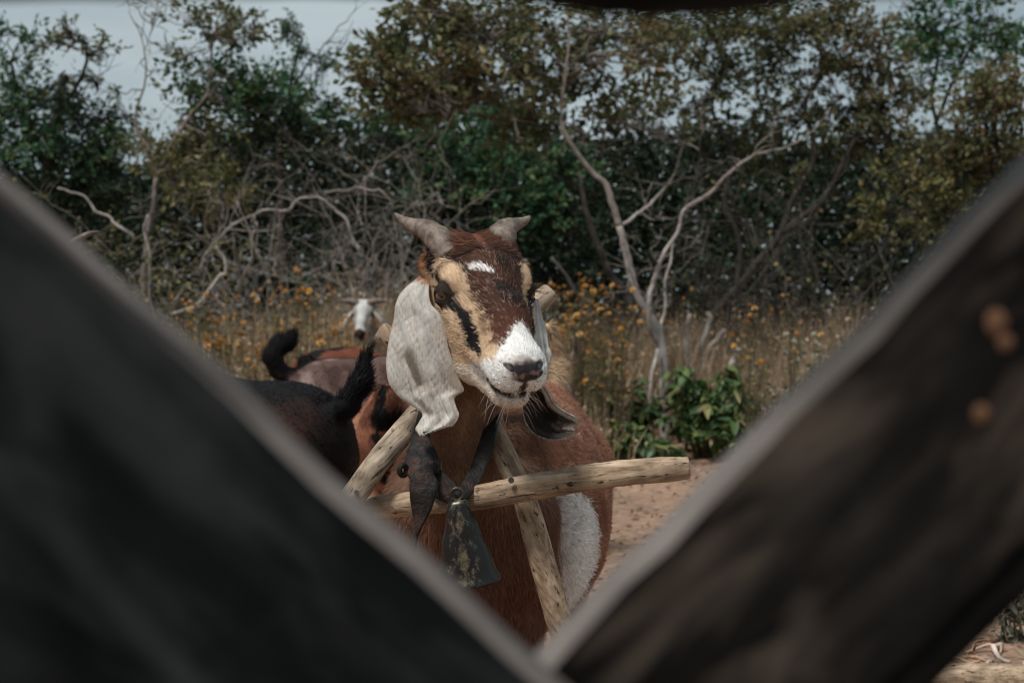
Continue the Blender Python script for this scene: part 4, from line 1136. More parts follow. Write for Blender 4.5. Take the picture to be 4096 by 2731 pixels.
def coat_pale(P, f, l, u):
    n1, n2 = GW1(P), GW2(P); f, l, u = f * 1000, l * 1000, u * 1000
    c = np.tile(np.array((0.42, 0.38, 0.34)), (len(P), 1))
    c = mixc(c, (0.20, 0.16, 0.13), sstep(-0.2, 1.0, n1 + 0.4 * n2) * 0.8)
    hd = sstep(-90, -60, f) * (np.hypot(f, l) < 230)
    c = mixc(c, (0.36, 0.34, 0.325), hd)
    c = mixc(c, (0.52, 0.515, 0.505), hd * sstep(36, 22, np.abs(l) + 4 * n2))
    c = mixc(c, (0.30, 0.26, 0.23), hd * sstep(34, 44, np.abs(l)) * sstep(120, 60, f) * 0.6)
    c = mixc(c, (0.015, 0.013, 0.014), hd * sstep(138, 148, f + 3 * n2))
    return c

S_G = lambda px, d: (px - 2048) / FPX * d
UP_TAIL = [(-0.400, 0.570, .024), (-0.450, 0.595, .024), (-0.482, 0.640, .020), (-0.498, 0.705, .009)]
CURL_TAIL = [(-0.405, 0.590, .022), (-0.450, 0.605, .023), (-0.470, 0.645, .024), (-0.448, 0.680, .023), (-0.418, 0.688, .020), (-0.398, 0.715, .010)]
SHORT_TAIL = [(-0.405, 0.590, .024), (-0.45, 0.60, .024), (-0.475, 0.56, .018), (-0.48, 0.50, .010)]
def rump_at(px, d, heading, rx=-0.42, scale=1.0, z=0.0):
    x = S_G(px, d) - math.cos(heading) * rx * scale; y = d - math.sin(heading) * rx * scale
    return (x, y, z)
hd = math.radians(150)
herd_goat('black backed dark brown goat seen from behind, bushy black tail raised', rump_at(1355, 3.18, hd), hd, 0.985, coat_black, UP_TAIL, horns=HORNS, seed=51, fur=26000, ear_col=(.03, .02, .02))
hd = math.radians(28)
herd_goat('mottled grey brown goat with black back line and curled black tail', rump_at(1150, 4.65, hd), hd, 1.0, coat_roan, CURL_TAIL, head=(0.53, 0.50, 62, 0), horns=HORNS, seed=52, fur=26000)
hd = math.radians(72)
herd_goat('chestnut goat turned away, black stripes down its haunches and black legs', rump_at(1545, 3.95, hd), hd, 0.94, coat_brown, SHORT_TAIL, head=(0.50, 0.62, 60, 0), horns=HORNS, seed=53, fur=22000)
hd = math.radians(-96)
herd_goat('white faced horned goat facing the lens among the orange flowers', (S_G(1512, 9.5), 9.5, 0), hd, 0.98, coat_pale, SHORT_TAIL, head=(0.47, 0.80, 46, 0), horns=[(-.050, .026, .035, .022), (-.062, .055, .048, .022), (-.066, .095, .052, .018), (-.068, .130, .048, .012), (-.07, .160, .046, .004)],
          ears=[(-0.05, .050, .006, .020), (-.03, .085, -.02, .040), (-.005, .115, -.06, .044), (.02, .140, -.10, .034), (.04, .155, -.14, .010)], seed=54, fur=9000, ear_col=(.50, .45, .40))
hd = math.radians(75)
herd_goat('red brown goat whose rump just shows behind the curled tail', rump_at(1232, 5.75, hd), hd, 1.0, coat_red, SHORT_TAIL, head=(0.52, 0.5, 60, 0), seed=55, fur=8000)
hd = math.radians(178)
herd_goat('small red brown young goat with black back line, low behind the yoke', rump_at(1495, 2.74, hd), hd, 0.735, coat_red, SHORT_TAIL, seed=56, fur=12000)
# ================================================================== ground
def ground_z(x, y):
    P = np.stack([x, y, 0 * x], -1)
    return 0.022 * GNA(P) + 0.008 * GNB(P) - 0.02
GNA, GNB = Waves(0.35, seed=61), Waves(1.6, seed=62)
m, N, L, b = new_mat('dry_earth'); tc = N.new('ShaderNodeTexCoord')
n1 = noise(N, L, tc.outputs['Object'], 1.7, 6, 0.6); n2 = noise(N, L, tc.outputs['Object'], 26, 7, 0.68)
r = ramp(N, [(0.32, (0.19, 0.112, 0.076)), (0.55, (0.40, 0.262, 0.185)), (0.75, (0.52, 0.375, 0.285))]); L.new(n2.outputs['Fac'], r.inputs[0])
r1 = ramp(N, [(0.35, (0.62, 0.60, 0.58)), (0.65, (1.1, 1.05, 1.0))]); L.new(n1.outputs['Fac'], r1.inputs[0])
L.new(mix(N, L, 1.0, r.outputs[0], r1.outputs[0], 'MULTIPLY'), b.inputs['Base Color']); b.inputs['Roughness'].default_value = 0.95
bump(N, L, b, n2.outputs['Fac'], 0.8, 0.03)
gx = np.concatenate([[-400, -150, -60, -25, -12], np.arange(-7, 7.01, 0.09), [12, 25, 60, 150, 400]])
gy = np.concatenate([[-200, -60, -20, -6, -2], np.arange(0, 16.01, 0.09), [20, 28, 45, 80, 160, 400, 900]])
X, Y = np.meshgrid(gx, gy, indexing='ij'); Zg = ground_z(X.ravel(), Y.ravel())
ni, nj = len(gx), len(gy); i, j = np.meshgrid(np.arange(ni - 1), np.arange(nj - 1), indexing='ij'); i = i.ravel(); j = j.ravel()
gq = np.stack([i * nj + j, (i + 1) * nj + j, (i + 1) * nj + j + 1, i * nj + j + 1], 1)
ground = mesh_obj('ground', np_mesh('ground', np.stack([X.ravel(), Y.ravel(), Zg], 1), gq), m)
tag(ground, kind='structure')

# ================================================================== wood and leaves
M_BARK = mat_attr('bark', rough=0.9, spec=0.15, jitter=0.45, jscale=14, bump_s=0.5, bump_scale=60)
M_LEAF = mat_attr('leaf', rough=0.55, spec=0.25, transl=0.22)
M_DRY = mat_attr('dry_stalk', rough=0.85, spec=0.1, transl=0.38)
BARK_PALE, BARK_GREY, BARK_DARK = (0.33, 0.295, 0.275), (0.20, 0.172, 0.155), (0.045, 0.039, 0.035)
def wig(path, amp, rr):
    n = len(path); t = np.linspace(0, 1, n)[:, None]
    w = sum(rr.normal(size=(1, 3)) * np.sin(t * f + rr.uniform(0, 6)) for f in (5, 11, 19)) / 2
    return path + w * amp * np.minimum(1, 4 * t)
def add_limb(acc, pts, r0, r1, color, rr, n=None, seg=7, amp=0.0):
    P = spline(pts, n or max(6, 5 * len(pts)))
    if amp: P = wig(P, amp, rr); P[1:-1] += rr.normal(size=P[1:-1].shape) * min(amp * 0.22, 0.008)
    V, Q, T = tube(P, np.linspace(r0, r1, len(P)), seg, 1.0, 0.06 if seg > 5 else 0.0, int(rr.integers(1e6)), cap=seg > 4)
    acc.add(V, Q, T, color); return P
def leaf_cloud(P, D, size, asp, cols, rr, droop=0.3):
    """one folded leaf (two triangles) at each point"""
    n = len(P); d = D + rr.normal(size=(n, 3)) * 0.6; d[:, 2] -= droop; d /= np.linalg.norm(d, axis=1)[:, None]
    s = np.cross(d, rr.normal(size=(n, 3))); s /= np.linalg.norm(s, axis=1)[:, None] + 1e-9
    k = np.cross(d, s); L_ = (size * rr.uniform(0.55, 1.3, n))[:, None]; w = L_ * asp
    V = np.stack([P, P + d * L_ * 0.45 + s * w + k * w * 0.35, P + d * L_, P + d * L_ * 0.45 - s * w + k * w * 0.35], 1).reshape(-1, 3)
    b_ = (np.arange(n) * 4)[:, None]
    T = np.concatenate([b_ + np.array([[0, 1, 2]]), b_ + np.array([[0, 2, 3]])])
    return V, T, np.repeat(cols, 4, axis=0)
PAL = dict(
    olive=[(0.082, 0.100, 0.038), (0.110, 0.120, 0.046), (0.155, 0.142, 0.064), (0.052, 0.086, 0.038), (0.195, 0.165, 0.088)],
    rust=[(0.140, 0.128, 0.055), (0.185, 0.150, 0.075), (0.098, 0.105, 0.045), (0.185, 0.120, 0.070), (0.075, 0.098, 0.040)],
    green=[(0.044, 0.122, 0.058), (0.030, 0.086, 0.046), (0.078, 0.140, 0.055), (0.120, 0.145, 0.056), (0.044, 0.142, 0.075)],
    dark=[(0.013, 0.034, 0.020), (0.018, 0.040, 0.021), (0.028, 0.046, 0.021), (0.010, 0.024, 0.016), (0.045, 0.056, 0.024)],
    brush=[(0.10, 0.078, 0.045), (0.13, 0.10, 0.06), (0.07, 0.065, 0.03), (0.17, 0.12, 0.06), (0.05, 0.05, 0.025)],
    yellow=[(0.17, 0.155, 0.055), (0.115, 0.115, 0.042), (0.21, 0.165, 0.07), (0.07, 0.088, 0.034), (0.09, 0.10, 0.036)])
def tree(label, base, limbs, clumps, seed, bark=BARK_GREY, group='trees behind the flowers', leaf=0.055, asp=0.26, twig_n=9, name='tree', cat='tree', dens=1.5, twigs=6):
    """limbs: (points, r0, r1[, colour]); clumps: (px, py, d, rx_px, ry_px, count, palette)"""
    rr = np.random.default_rng(seed)
    t = empty(name, tuple(base), 0, label, cat, group)
    wood = Acc(); nodes = []
    for lm in limbs:
        P = add_limb(wood, [tuple(at(*q)) for q in lm[0]], lm[1], lm[2], lm[3] if len(lm) > 3 else bark, rr, seg=9, amp=0.007)
        nodes.append(P)
    for P in nodes[:]:
        for k in range(twigs):
            i0 = int(rr.integers(len(P) // 4, len(P))); dv = rr.normal(size=3) + np.array((0, -0.2, 0.35)); dv /= np.linalg.norm(dv); L_ = rr.uniform(0.12, 0.5)
            P2 = add_limb(wood, [P[i0], P[i0] + dv * L_ * .5 + rr.normal(size=3) * .04, P[i0] + dv * L_ + np.array((0, 0, .06))], .0055, .0022, np.array(bark) * rr.uniform(.6, 1.2), rr, n=9, seg=4, amp=.02)
            for k2 in range(3):
                dv2 = dv + rr.normal(size=3) * .8; dv2 /= np.linalg.norm(dv2); q0 = P2[rr.integers(2, 9)]
                V, Q, T = tube([q0, q0 + dv2 * L_ * .2 + rr.normal(size=3) * .015, q0 + dv2 * L_ * .42], [.003, .0022, .0012], 3, cap=False); wood.add(V, Q, None, np.array(bark) * .9)
    nodes = np.concatenate(nodes)
    LV, LT, LC, nl = [], [], [], 0
    for (px, py, d, rx, ry, cnt, pal) in clumps:
        c = np.array(at(px, py, d)); sx, sz = rx / FPX * d, ry / FPX * d; sy = 0.5 * (sx + sz)
        k = np.argmin(np.linalg.norm(nodes - c, axis=1)); a = nodes[k]
        mid = (a + c) / 2 + rr.normal(size=3) * 0.08 * np.linalg.norm(c - a)
        dist = np.linalg.norm(c - a)
        if dist > 0.08: add_limb(wood, [a, mid, c], 0.006 + 0.004 * min(dist, 1.5), 0.004, bark, rr, n=10, seg=5, amp=0.03)
        cnt = int(cnt * dens); nt = max(2, cnt // twig_n); pal_ = np.array(PAL[pal])
        q = rr.normal(size=(nt, 3)); q *= (rr.random(nt)**0.4 / np.linalg.norm(q, axis=1))[:, None]
        ns_ = max(3, nt // 7); sub = rr.normal(size=(ns_, 3)); sub *= (rr.random(ns_)**0.33 / np.linalg.norm(sub, axis=1))[:, None]
        which = rr.integers(ns_, size=nt); q = sub[which] * 0.95 + q * rr.uniform(0.22, 0.60, ns_)[which][:, None]
        for b_ in sub[:4]:
            tp = c + b_ * np.array((sx, sy, sz)); V, Q, T = tube(wig(spline([a, (a + tp) / 2 + rr.normal(size=3) * 0.05, tp], 9), 0.02, rr), np.linspace(.007, .003, 9), 4, cap=False); wood.add(V, Q, None, bark)
        T0 = c + q * np.array((sx, sy, sz)); dirs = q * np.array((1, 1, 0.6)) + np.array((0, 0, 0.25)) + rr.normal(size=(nt, 3)) * 0.5
        dirs /= np.linalg.norm(dirs, axis=1)[:, None]
        tl = rr.uniform(0.7, 1.4, nt) * leaf * 2.6
        for i_ in range(nt):
            if i_ % 3 == 0: 
                st = c + (T0[i_] - c) * 0.25
                V, Q, T = tube([st, (st + T0[i_]) / 2 + rr.normal(size=3) * 0.02, T0[i_], T0[i_] + dirs[i_] * tl[i_]], [.004, .003, .0025, .0015], 4, cap=False); wood.add(V, Q, None, bark)
        tw = np.repeat(np.arange(nt), twig_n); u = rr.random(len(tw))
        P = T0[tw] + dirs[tw] * (u * tl[tw])[:, None] + rr.normal(size=(len(tw), 3)) * leaf * 0.25
        base_c = pal_[rr.integers(len(pal_), size=nt)]
        col = base_c[tw] * 0.6 + pal_[rr.integers(len(pal_), size=len(tw))] * 0.4
        col = col * np.exp(rr.normal(size=(len(tw), 1)) * 0.25)
        V, T, C = leaf_cloud(P, dirs[tw], leaf, asp, col, rr)
        LV.append(V); LT.append(T + nl); LC.append(C); nl += len(V)
    mesh_obj('trunk', wood.mesh('trunk'), M_BARK, t)
    if LV: mesh_obj('crown', np_mesh('crown', np.concatenate(LV), np.concatenate(LT), np.concatenate(LC), smooth=False), M_LEAF, t)
    return t
def G(px, d):
    """foot of something on the ground, at photograph column px and distance d"""
    x = S_G(px, d); return (x, d, float(ground_z(np.array([x]), np.array([float(d)]))[0]) - 0.02)
def gpx(d): return 1267 + FPX * 0.79 / d     # photograph row of the ground at distance d

# the pale forked tree on the right
D1 = 9.35
tree('tree with pale forked trunk and leaning limbs, brown olive leaves', G(2655, D1), [
    ([(2662, gpx(D1), D1), (2656, 1560, D1), (2655, 1455, D1), (2649, 1378, D1), (2630, 1315, D1), (2585, 1245, D1), (2547, 1174, D1), (2521, 1079, D1), (2502, 983, D1), (2480, 906, D1)], 0.0301, 0.0223, BARK_PALE),
    ([(2480, 906, D1), (2448, 810, D1), (2423, 740, D1), (2372, 689, D1), (2314, 619, D1), (2263, 542, D1), (2244, 478, D1), (2250, 383, D1), (2257, 287, D1), (2276, 160, D1), (2270, 60, D1)], 0.0223, 0.0052, (0.24, 0.205, 0.185)),
    ([(2490, 900, D1), (2550, 861, D1 + .1), (2627, 791, D1 + .2), (2690, 702, D1 + .3), (2740, 560, D1 + .4)], 0.0126, 0.0035, BARK_PALE),
    ([(2238, 530, D1), (2110, 491, D1 - .1), (1970, 478, D1 - .2), (1842, 453, D1 - .3), (1708, 447, D1 - .4)], 0.0097, 0.0026, BARK_DARK),
    ([(2240, 459, D1), (2148, 383, D1), (2014, 223, D1 - .1), (1912, 89, D1 - .2)], 0.0097, 0.0029, BARK_DARK),
    ([(2640, 1380, D1), (2604, 1315, D1 - .05), (2598, 1219, D1 - .1), (2610, 1142, D1 - .1), (2630, 1066, D1 - .1), (2655, 1008, D1 - .1), (2708, 938, D1 - .1), (2728, 861, D1 - .1), (2747, 829, D1 - .1)], 0.0184, 0.0087, BARK_PALE),
    ([(2747, 829, D1 - .1), (2836, 772, D1), (2906, 708, D1), (2996, 632, D1 + .1), (3072, 606, D1 + .1), (3142, 590, D1 + .1), (3260, 520, D1 + .2), (3330, 430, D1 + .2)], 0.0145, 0.0035, (0.22, 0.19, 0.17)),
    ([(2642, 1360, D1), (2649, 1283, D1 + .1), (2661, 1155, D1 + .15), (2680, 1028, D1 + .2), (2720, 900, D1 + .3)], 0.0126, 0.0046, BARK_PALE),
    ([(2630, 1398, D1 - .05), (2610, 1506, D1 - .15), (2598, 1602, D1 - .2), (2600, 1675, D1 - .2)], 0.0126, 0.0099, BARK_PALE),
    ([(2250, 383, D1), (2330, 270, D1 + .1), (2370, 120, D1 + .2)], 0.0068, 0.0024, BARK_DARK),
    ([(2748, 829, D1), (2790, 700, D1), (2800, 560, D1), (2830, 420, D1)], 0.0077, 0.0026, BARK_DARK),
], [
    (1480, 335, 9.00, 90, 60, 260, 'rust'), (1600, 290, 9.00, 120, 75, 420, 'olive'), (1590, 220, 9.10, 90, 50, 240, 'olive'), (1760, 330, 9.10, 150, 80, 520, 'rust'), (1560, 400, 9.00, 120, 55, 300, 'olive'),
    (1740, 130, 9.20, 130, 80, 380, 'olive'), (1700, 40, 9.20, 90, 50, 220, 'olive'), (1900, 200, 9.30, 190, 120, 700, 'olive'), (2000, 60, 9.40, 220, 80, 620, 'olive'), (1960, 380, 9.30, 180, 80, 520, 'olive'),
    (2180, 160, 9.80, 150, 120, 520, 'olive'), (2200, 330, 9.80, 150, 100, 420, 'olive'), (2420, 130, 9.80, 160, 110, 560, 'olive'), (2400, 330, 9.90, 130, 90, 260, 'olive'), (2580, 220, 9.40, 120, 120, 420, 'rust'), (2120, 540, 9.60, 150, 70, 240, 'olive'), (2480, 500, 9.70, 160, 90, 240, 'olive'),
], 71, leaf=0.056, asp=0.26)

# dark-stemmed trees further right
D2 = 11.4
tree('dark trunked leaning tree with dense olive brown crown at the top', G(2780, D2), [
    ([(2770, gpx(D2), D2), (2789, 1410, D2), (2866, 1257, D2), (2949, 1155, D2), (3031, 1047, D2), (3121, 938, D2), (3170, 800, D2), (3260, 620, D2), (3220, 420, D2), (3290, 270, D2), (3250, 130, D2)], .045, .011, BARK_DARK),
    ([(2949, 1155, D2), (2960, 980, D2), (2900, 800, D2), (2930, 640, D2), (2850, 430, D2), (2890, 270, D2), (2840, 120, D2)], .024, .009, BARK_DARK),
    ([(3121, 938, D2), (3300, 780, D2), (3420, 560, D2)], .03, .012, BARK_DARK)],
    [(2750, 110, 11.2, 160, 90, 620, 'olive'), (2950, 120, 11.3, 180, 100, 820, 'olive'), (2860, 300, 11.4, 160, 90, 420, 'olive'), (3150, 110, 11.4, 190, 110, 900, 'olive'), (3380, 120, 11.4, 180, 110, 900, 'rust'), (3130, 300, 11.5, 180, 100, 620, 'olive'),
     (3450, 250, 11.5, 160, 110, 700, 'rust'), (3350, 420, 11.5, 190, 110, 640, 'olive'), (3050, 480, 11.6, 200, 90, 380, 'olive'), (3560, 420, 11.5, 160, 110, 620, 'rust'), (2720, 420, 11.5, 150, 90, 300, 'olive'), (3500, 560, 11.6, 180, 80, 420, 'rust'), (3200, 640, 11.7, 200, 90, 330, 'olive'), (2880, 620, 11.7, 180, 90, 330, 'dark')], 72, bark=BARK_DARK, leaf=0.052)
D3 = 11.0
tree('brown leaved tree rising behind the right plank', G(3900, D3), [
    ([(3860, gpx(D3), D3), (3880, 1300, D3), (3900, 1000, D3), (3950, 700, D3), (3980, 450, D3)], .06, .02, BARK_DARK),
    ([(3900, 1000, D3), (3780, 800, D3), (3720, 600, D3)], .03, .012, BARK_DARK)],
    [(3950, 380, 11, 170, 110, 820, 'rust'), (4080, 350, 11, 130, 110, 520, 'rust'), (3820, 560, 11, 170, 100, 620, 'rust'), (4000, 580, 11, 160, 100, 620, 'olive'), (3700, 700, 11, 160, 90, 420, 'yellow'), (3900, 760, 11, 180, 100, 520, 'yellow'), (4060, 720, 11, 120, 110, 420, 'rust'), (3620, 860, 11, 150, 90, 320, 'yellow'), (3800, 900, 11, 200, 100, 420, 'olive')], 73, bark=BARK_DARK, leaf=0.052)
D4 = 12.5
tree('tall thin tree with sparse green leaves against the pale sky', G(3760, D4), [
    ([(3740, gpx(D4), D4), (3700, 900, D4), (3760, 600, D4), (3725, 400, D4), (3750, 230, D4), (3700, 40, D4), (3710, -150, D4)], .024, .008, BARK_DARK),
    ([(3740, 500, D4), (3850, 250, D4), (3960, 60, D4)], .018, .008, BARK_DARK)],
    [(3700, 90, 12.5, 150, 120, 300, 'green'), (3880, 70, 12.5, 160, 110, 300, 'green'), (4020, 120, 12.5, 120, 130, 300, 'green'), (3820, 230, 12.5, 170, 90, 220, 'green'), (3950, 250, 12.5, 130, 80, 180, 'green'), (3660, 300, 12.5, 90, 90, 160, 'green')], 74, bark=BARK_DARK, leaf=0.065, asp=0.28, twig_n=5, dens=1.3)
# left side
D5 = 11.2
tree('green tree with forking grey stems and olive top beside the open sky', G(600, D5), [
    ([(585, gpx(D5), D5), (575, 1220, D5), (580, 1050, D5), (593, 957, D5), (612, 830, D5), (632, 708, D5)], 0.0270, 0.0204, BARK_GREY),
    ([(632, 708, D5), (689, 574, D5), (753, 472, D5), (823, 389, D5), (836, 319, D5), (850, 150, D5)], 0.0180, 0.0072, BARK_GREY),
    ([(632, 708, D5), (600, 600, D5), (555, 536, D5), (542, 459, D5), (574, 357, D5), (581, 255, D5), (568, 153, D5), (510, 40, D5)], 0.0144, 0.0030, (0.22, 0.17, 0.145)),
    ([(580, 200, D5), (620, 60, D5), (630, -60, D5)], 0.0036, 0.0018, BARK_GREY), ([(568, 153, D5), (580, 30, D5), (575, -60, D5)], 0.0036, 0.0018, BARK_GREY)],
    [(740, 85, 11.1, 85, 45, 110, 'olive'), (890, 100, 11.2, 110, 50, 170, 'olive'), (975, 160, 11.3, 75, 65, 190, 'olive'), (840, 190, 11.3, 130, 55, 90, 'olive'), (780, 300, 11.3, 120, 80, 140, 'green'), (1020, 310, 11.4, 120, 80, 360, 'green'), (1100, 400, 11.5, 110, 90, 560, 'green'), (960, 420, 11.4, 170, 100, 760, 'green'),
     (880, 560, 11.4, 180, 90, 640, 'olive'), (1080, 540, 11.5, 150, 80, 560, 'dark'), (720, 480, 11.3, 110, 90, 160, 'olive'), (620, 600, 11.3, 120, 80, 130, 'olive'), (1000, 660, 11.4, 160, 80, 420, 'dark'), (700, 700, 11.1, 150, 70, 420, 'yellow'), (820, 760, 11.0, 140, 80, 380, 'yellow')], 75, leaf=0.055)
D6 = 12.0
tree('dense dark green tree filling the upper left corner', G(200, D6), [
    ([(210, gpx(D6), D6), (200, 1000, D6), (190, 700, D6), (230, 450, D6), (260, 300, D6)], .07, .03, BARK_DARK),
    ([(200, 700, D6), (90, 450, D6), (40, 250, D6)], .03, .012, BARK_DARK), ([(230, 450, D6), (330, 300, D6), (350, 180, D6)], .02, .01, BARK_DARK)],
    [(300, 150, 11.9, 100, 55, 170, 'rust'), (420, 210, 11.9, 75, 45, 80, 'olive'), (40, 150, 12, 70, 80, 110, 'green'), (150, 190, 12, 80, 60, 110, 'green'), (50, 320, 12, 120, 80, 200, 'green'), (230, 310, 12, 130, 60, 90, 'olive'), (400, 340, 12, 120, 70, 90, 'olive'),
     (100, 450, 12, 180, 90, 900, 'green'), (300, 470, 12, 170, 90, 760, 'dark'), (450, 480, 12, 110, 80, 110, 'green'), (80, 600, 12, 180, 100, 1000, 'green'), (300, 620, 12, 180, 100, 1000, 'green'), (150, 760, 12, 200, 100, 1000, 'dark'), (400, 760, 12, 160, 100, 700, 'dark'), (480, 640, 12, 120, 90, 160, 'green'), (250, 900, 12, 200, 100, 800, 'dark'), (-60, 750, 12, 150, 160, 600, 'dark')], 76, bark=BARK_DARK, leaf=0.05)
D7 = 12.6
tree('feathery small leaved tree leaning into the gap of sky', G(1180, D7), [
    ([(1150, gpx(D7), D7), (1130, 900, D7), (1120, 600, D7), (1150, 400, D7), (1210, 160, D7)], .04, .008, BARK_DARK),
    ([(1140, 420, D7), (1230, 260, D7), (1310, 170, D7)], .012, .004, BARK_DARK), ([(1140, 480, D7), (1250, 340, D7), (1330, 250, D7)], .012, .004, BARK_DARK)],
    [(1120, 150, 12.6, 55, 60, 130, 'green'), (1190, 120, 12.6, 45, 70, 110, 'green'), (1240, 210, 12.6, 80, 35, 130, 'green'), (1270, 260, 12.6, 90, 30, 130, 'green'), (1200, 330, 12.6, 100, 60, 260, 'green'), (1280, 400, 12.7, 120, 50, 240, 'green'), (1180, 440, 12.7, 120, 60, 360, 'green')], 77, bark=BARK_DARK, leaf=0.036, twig_n=12)
D8 = 12.8
tree('round dark green bushy tree in the middle behind the goat', G(1950, D8), [
    ([(1950, gpx(D8), D8), (1960, 1200, D8), (1940, 900, D8), (1960, 650, D8)], .06, .02, BARK_DARK), ([(1960, 1000, D8), (2150, 700, D8), (2230, 550, D8)], .03, .01, BARK_DARK), ([(1950, 1000, D8), (1750, 750, D8), (1600, 600, D8)], .03, .01, BARK_DARK)],
    [(1500, 470, 12.9, 160, 60, 420, 'green'), (1700, 480, 12.9, 170, 70, 560, 'green'), (1900, 440, 12.9, 170, 80, 640, 'green'), (2080, 500, 12.9, 150, 90, 560, 'green'), (1850, 600, 12.6, 200, 100, 900, 'green'), (2050, 680, 12.6, 180, 100, 800, 'green'), (1700, 640, 12.7, 190, 90, 760, 'dark'), (2250, 650, 12.8, 150, 100, 600, 'green'), (1850, 780, 12.5, 200, 90, 900, 'green'), (2100, 850, 12.5, 200, 100, 900, 'green'), (1950, 960, 12.5, 220, 90, 900, 'dark'), (1700, 850, 12.6, 180, 120, 800, 'dark'), (2250, 950, 12.6, 180, 110, 700, 'dark'), (2330, 780, 12.8, 150, 120, 600, 'dark'), (1860, 1100, 12.4, 250, 90, 700, 'dark'), (2250, 1100, 12.5, 220, 90, 600, 'dark')], 78, bark=BARK_DARK, leaf=0.055)

# the wall of undergrowth behind everything, far too tangled to count
rr = np.random.default_rng(81); n = 120000
tx = rr.uniform(-1, 1, n); ty = rr.uniform(13.2, 16.5, n)
topf = np.interp(tx, np.linspace(-1, 1, 21), [2.3, 2.3, 2.15, 2.05, 2.1, 2.3, 2.5, 2.6, 2.6, 2.65, 2.65, 2.6, 2.5, 2.5, 2.45, 2.4, 2.4, 2.4, 2.4, 2.4, 2.4])
tz = topf * rr.random(n)**0.80 + 0.10 * Waves(0.9, seed=82)(np.stack([tx * 7, ty, 0 * tx], 1))
P = np.stack([tx * (0.40 * ty + 1.2), ty, tz], 1)
pal_ = np.array(PAL['dark']); col = pal_[rr.integers(5, size=n)] * np.exp(rr.normal(size=(n, 1)) * 0.3)
pt = Waves(0.55, seed=83)(P); br_ = np.array((0.060, 0.048, 0.032)); gr_ = np.array((0.035, 0.078, 0.036))
col = col * (1 - sstep(0.3, 1.3, pt) * 0.8)[:, None] + br_ * (sstep(0.3, 1.3, pt) * 0.8)[:, None]; col = col * (1 - sstep(0.3, 1.3, -pt) * 0.7)[:, None] + gr_ * (sstep(0.3, 1.3, -pt) * 0.7)[:, None]
col = col * 0.78
V, T, C = leaf_cloud(P, rr.normal(size=(n, 3)), 0.09, 0.30, col, rr)
tag(mesh_obj('thicket', np_mesh('thicket', V, T, C, smooth=False), M_LEAF), 'dark tangled undergrowth closing the view behind the trees', 'undergrowth', kind='stuff')

# bare thorny shrubs
def bare_shrub(label, px, d, h, spread, stems, seed, color, lean=(0, 0), limbs=(), leaves=0, pal='brush', kids=(6, 6), r0=0.0095):
    rr = np.random.default_rng(seed); t = empty('bare_shrub', G(px, d), 0, label, 'shrub', 'bare shrubs behind the flowers'); acc = Acc()
    o = np.array(G(px, d)); LP, LD = [], []
    for lm in limbs: add_limb(acc, [tuple(at(*q)) for q in lm[0]], lm[1], lm[2], lm[3] if len(lm) > 3 else color, rr, seg=7, amp=0.012)
    for s in range(stems):
        a = rr.uniform(0, 6.28); b0 = o + np.array((math.cos(a), math.sin(a), 0)) * spread * rr.uniform(0.1, 0.7)
        tip = o + np.array((math.cos(a) * spread * rr.uniform(0.5, 1.2) + lean[0], math.sin(a) * spread * 0.6 + lean[1], h * rr.uniform(0.6, 1.05)))
        cc = np.array(color) * rr.uniform(0.55, 1.25)
        P = add_limb(acc, [b0, b0 * 0.6 + tip * 0.4 + rr.normal(size=3) * 0.09 * h, tip], r0 * rr.uniform(.6, 1.2), r0 * 0.25, cc, rr, n=12, seg=5, amp=0.06 * h)
        for k in range(kids[0]):
            i0 = rr.integers(3, 12); q = P[i0]; dv = rr.normal(size=3) + (P[i0] - P[i0 - 1]) / np.linalg.norm(P[i0] - P[i0 - 1]) * 0.9 + np.array((0, 0, 0.1)); dv /= np.linalg.norm(dv)
            L_ = h * rr.uniform(0.15, 0.42)
            P2 = add_limb(acc, [q, q + dv * L_ * 0.5 + rr.normal(size=3) * L_ * 0.15, q + dv * L_], r0 * 0.4, r0 * 0.16, cc * rr.uniform(.8, 1.2), rr, n=7, seg=4, amp=0.05 * L_)
            for k2 in range(kids[1]):
                q2 = P2[rr.integers(1, 7)]; dv2 = rr.normal(size=3) + dv * 0.7; dv2 /= np.linalg.norm(dv2); L2 = L_ * rr.uniform(0.25, 0.6)
                V, Q, T = tube([q2, q2 + dv2 * L2 * 0.5 + rr.normal(size=3) * L2 * 0.12, q2 + dv2 * L2], [r0 * .2, r0 * .16, r0 * .08], 3, cap=False); acc.add(V, Q, None, cc)
                LP.append(q2 + dv2 * L2); LD.append(dv2)
    mesh_obj('branches', acc.mesh('branches'), M_BARK, t)
    if leaves:
        ii = rr.integers(len(LP), size=leaves); P = np.array(LP)[ii] + rr.normal(size=(leaves, 3)) * 0.035; pal_ = np.array(PAL[pal])
        V, T, C = leaf_cloud(P, np.array(LD)[ii], 0.042, 0.3, pal_[rr.integers(5, size=leaves)] * np.exp(rr.normal(size=(leaves, 1)) * .3), rr)
        mesh_obj('leaves', np_mesh('leaves', V, T, C, smooth=False), M_LEAF, t)
    return t
GB = (0.27, 0.235, 0.21)
dA = 10.9
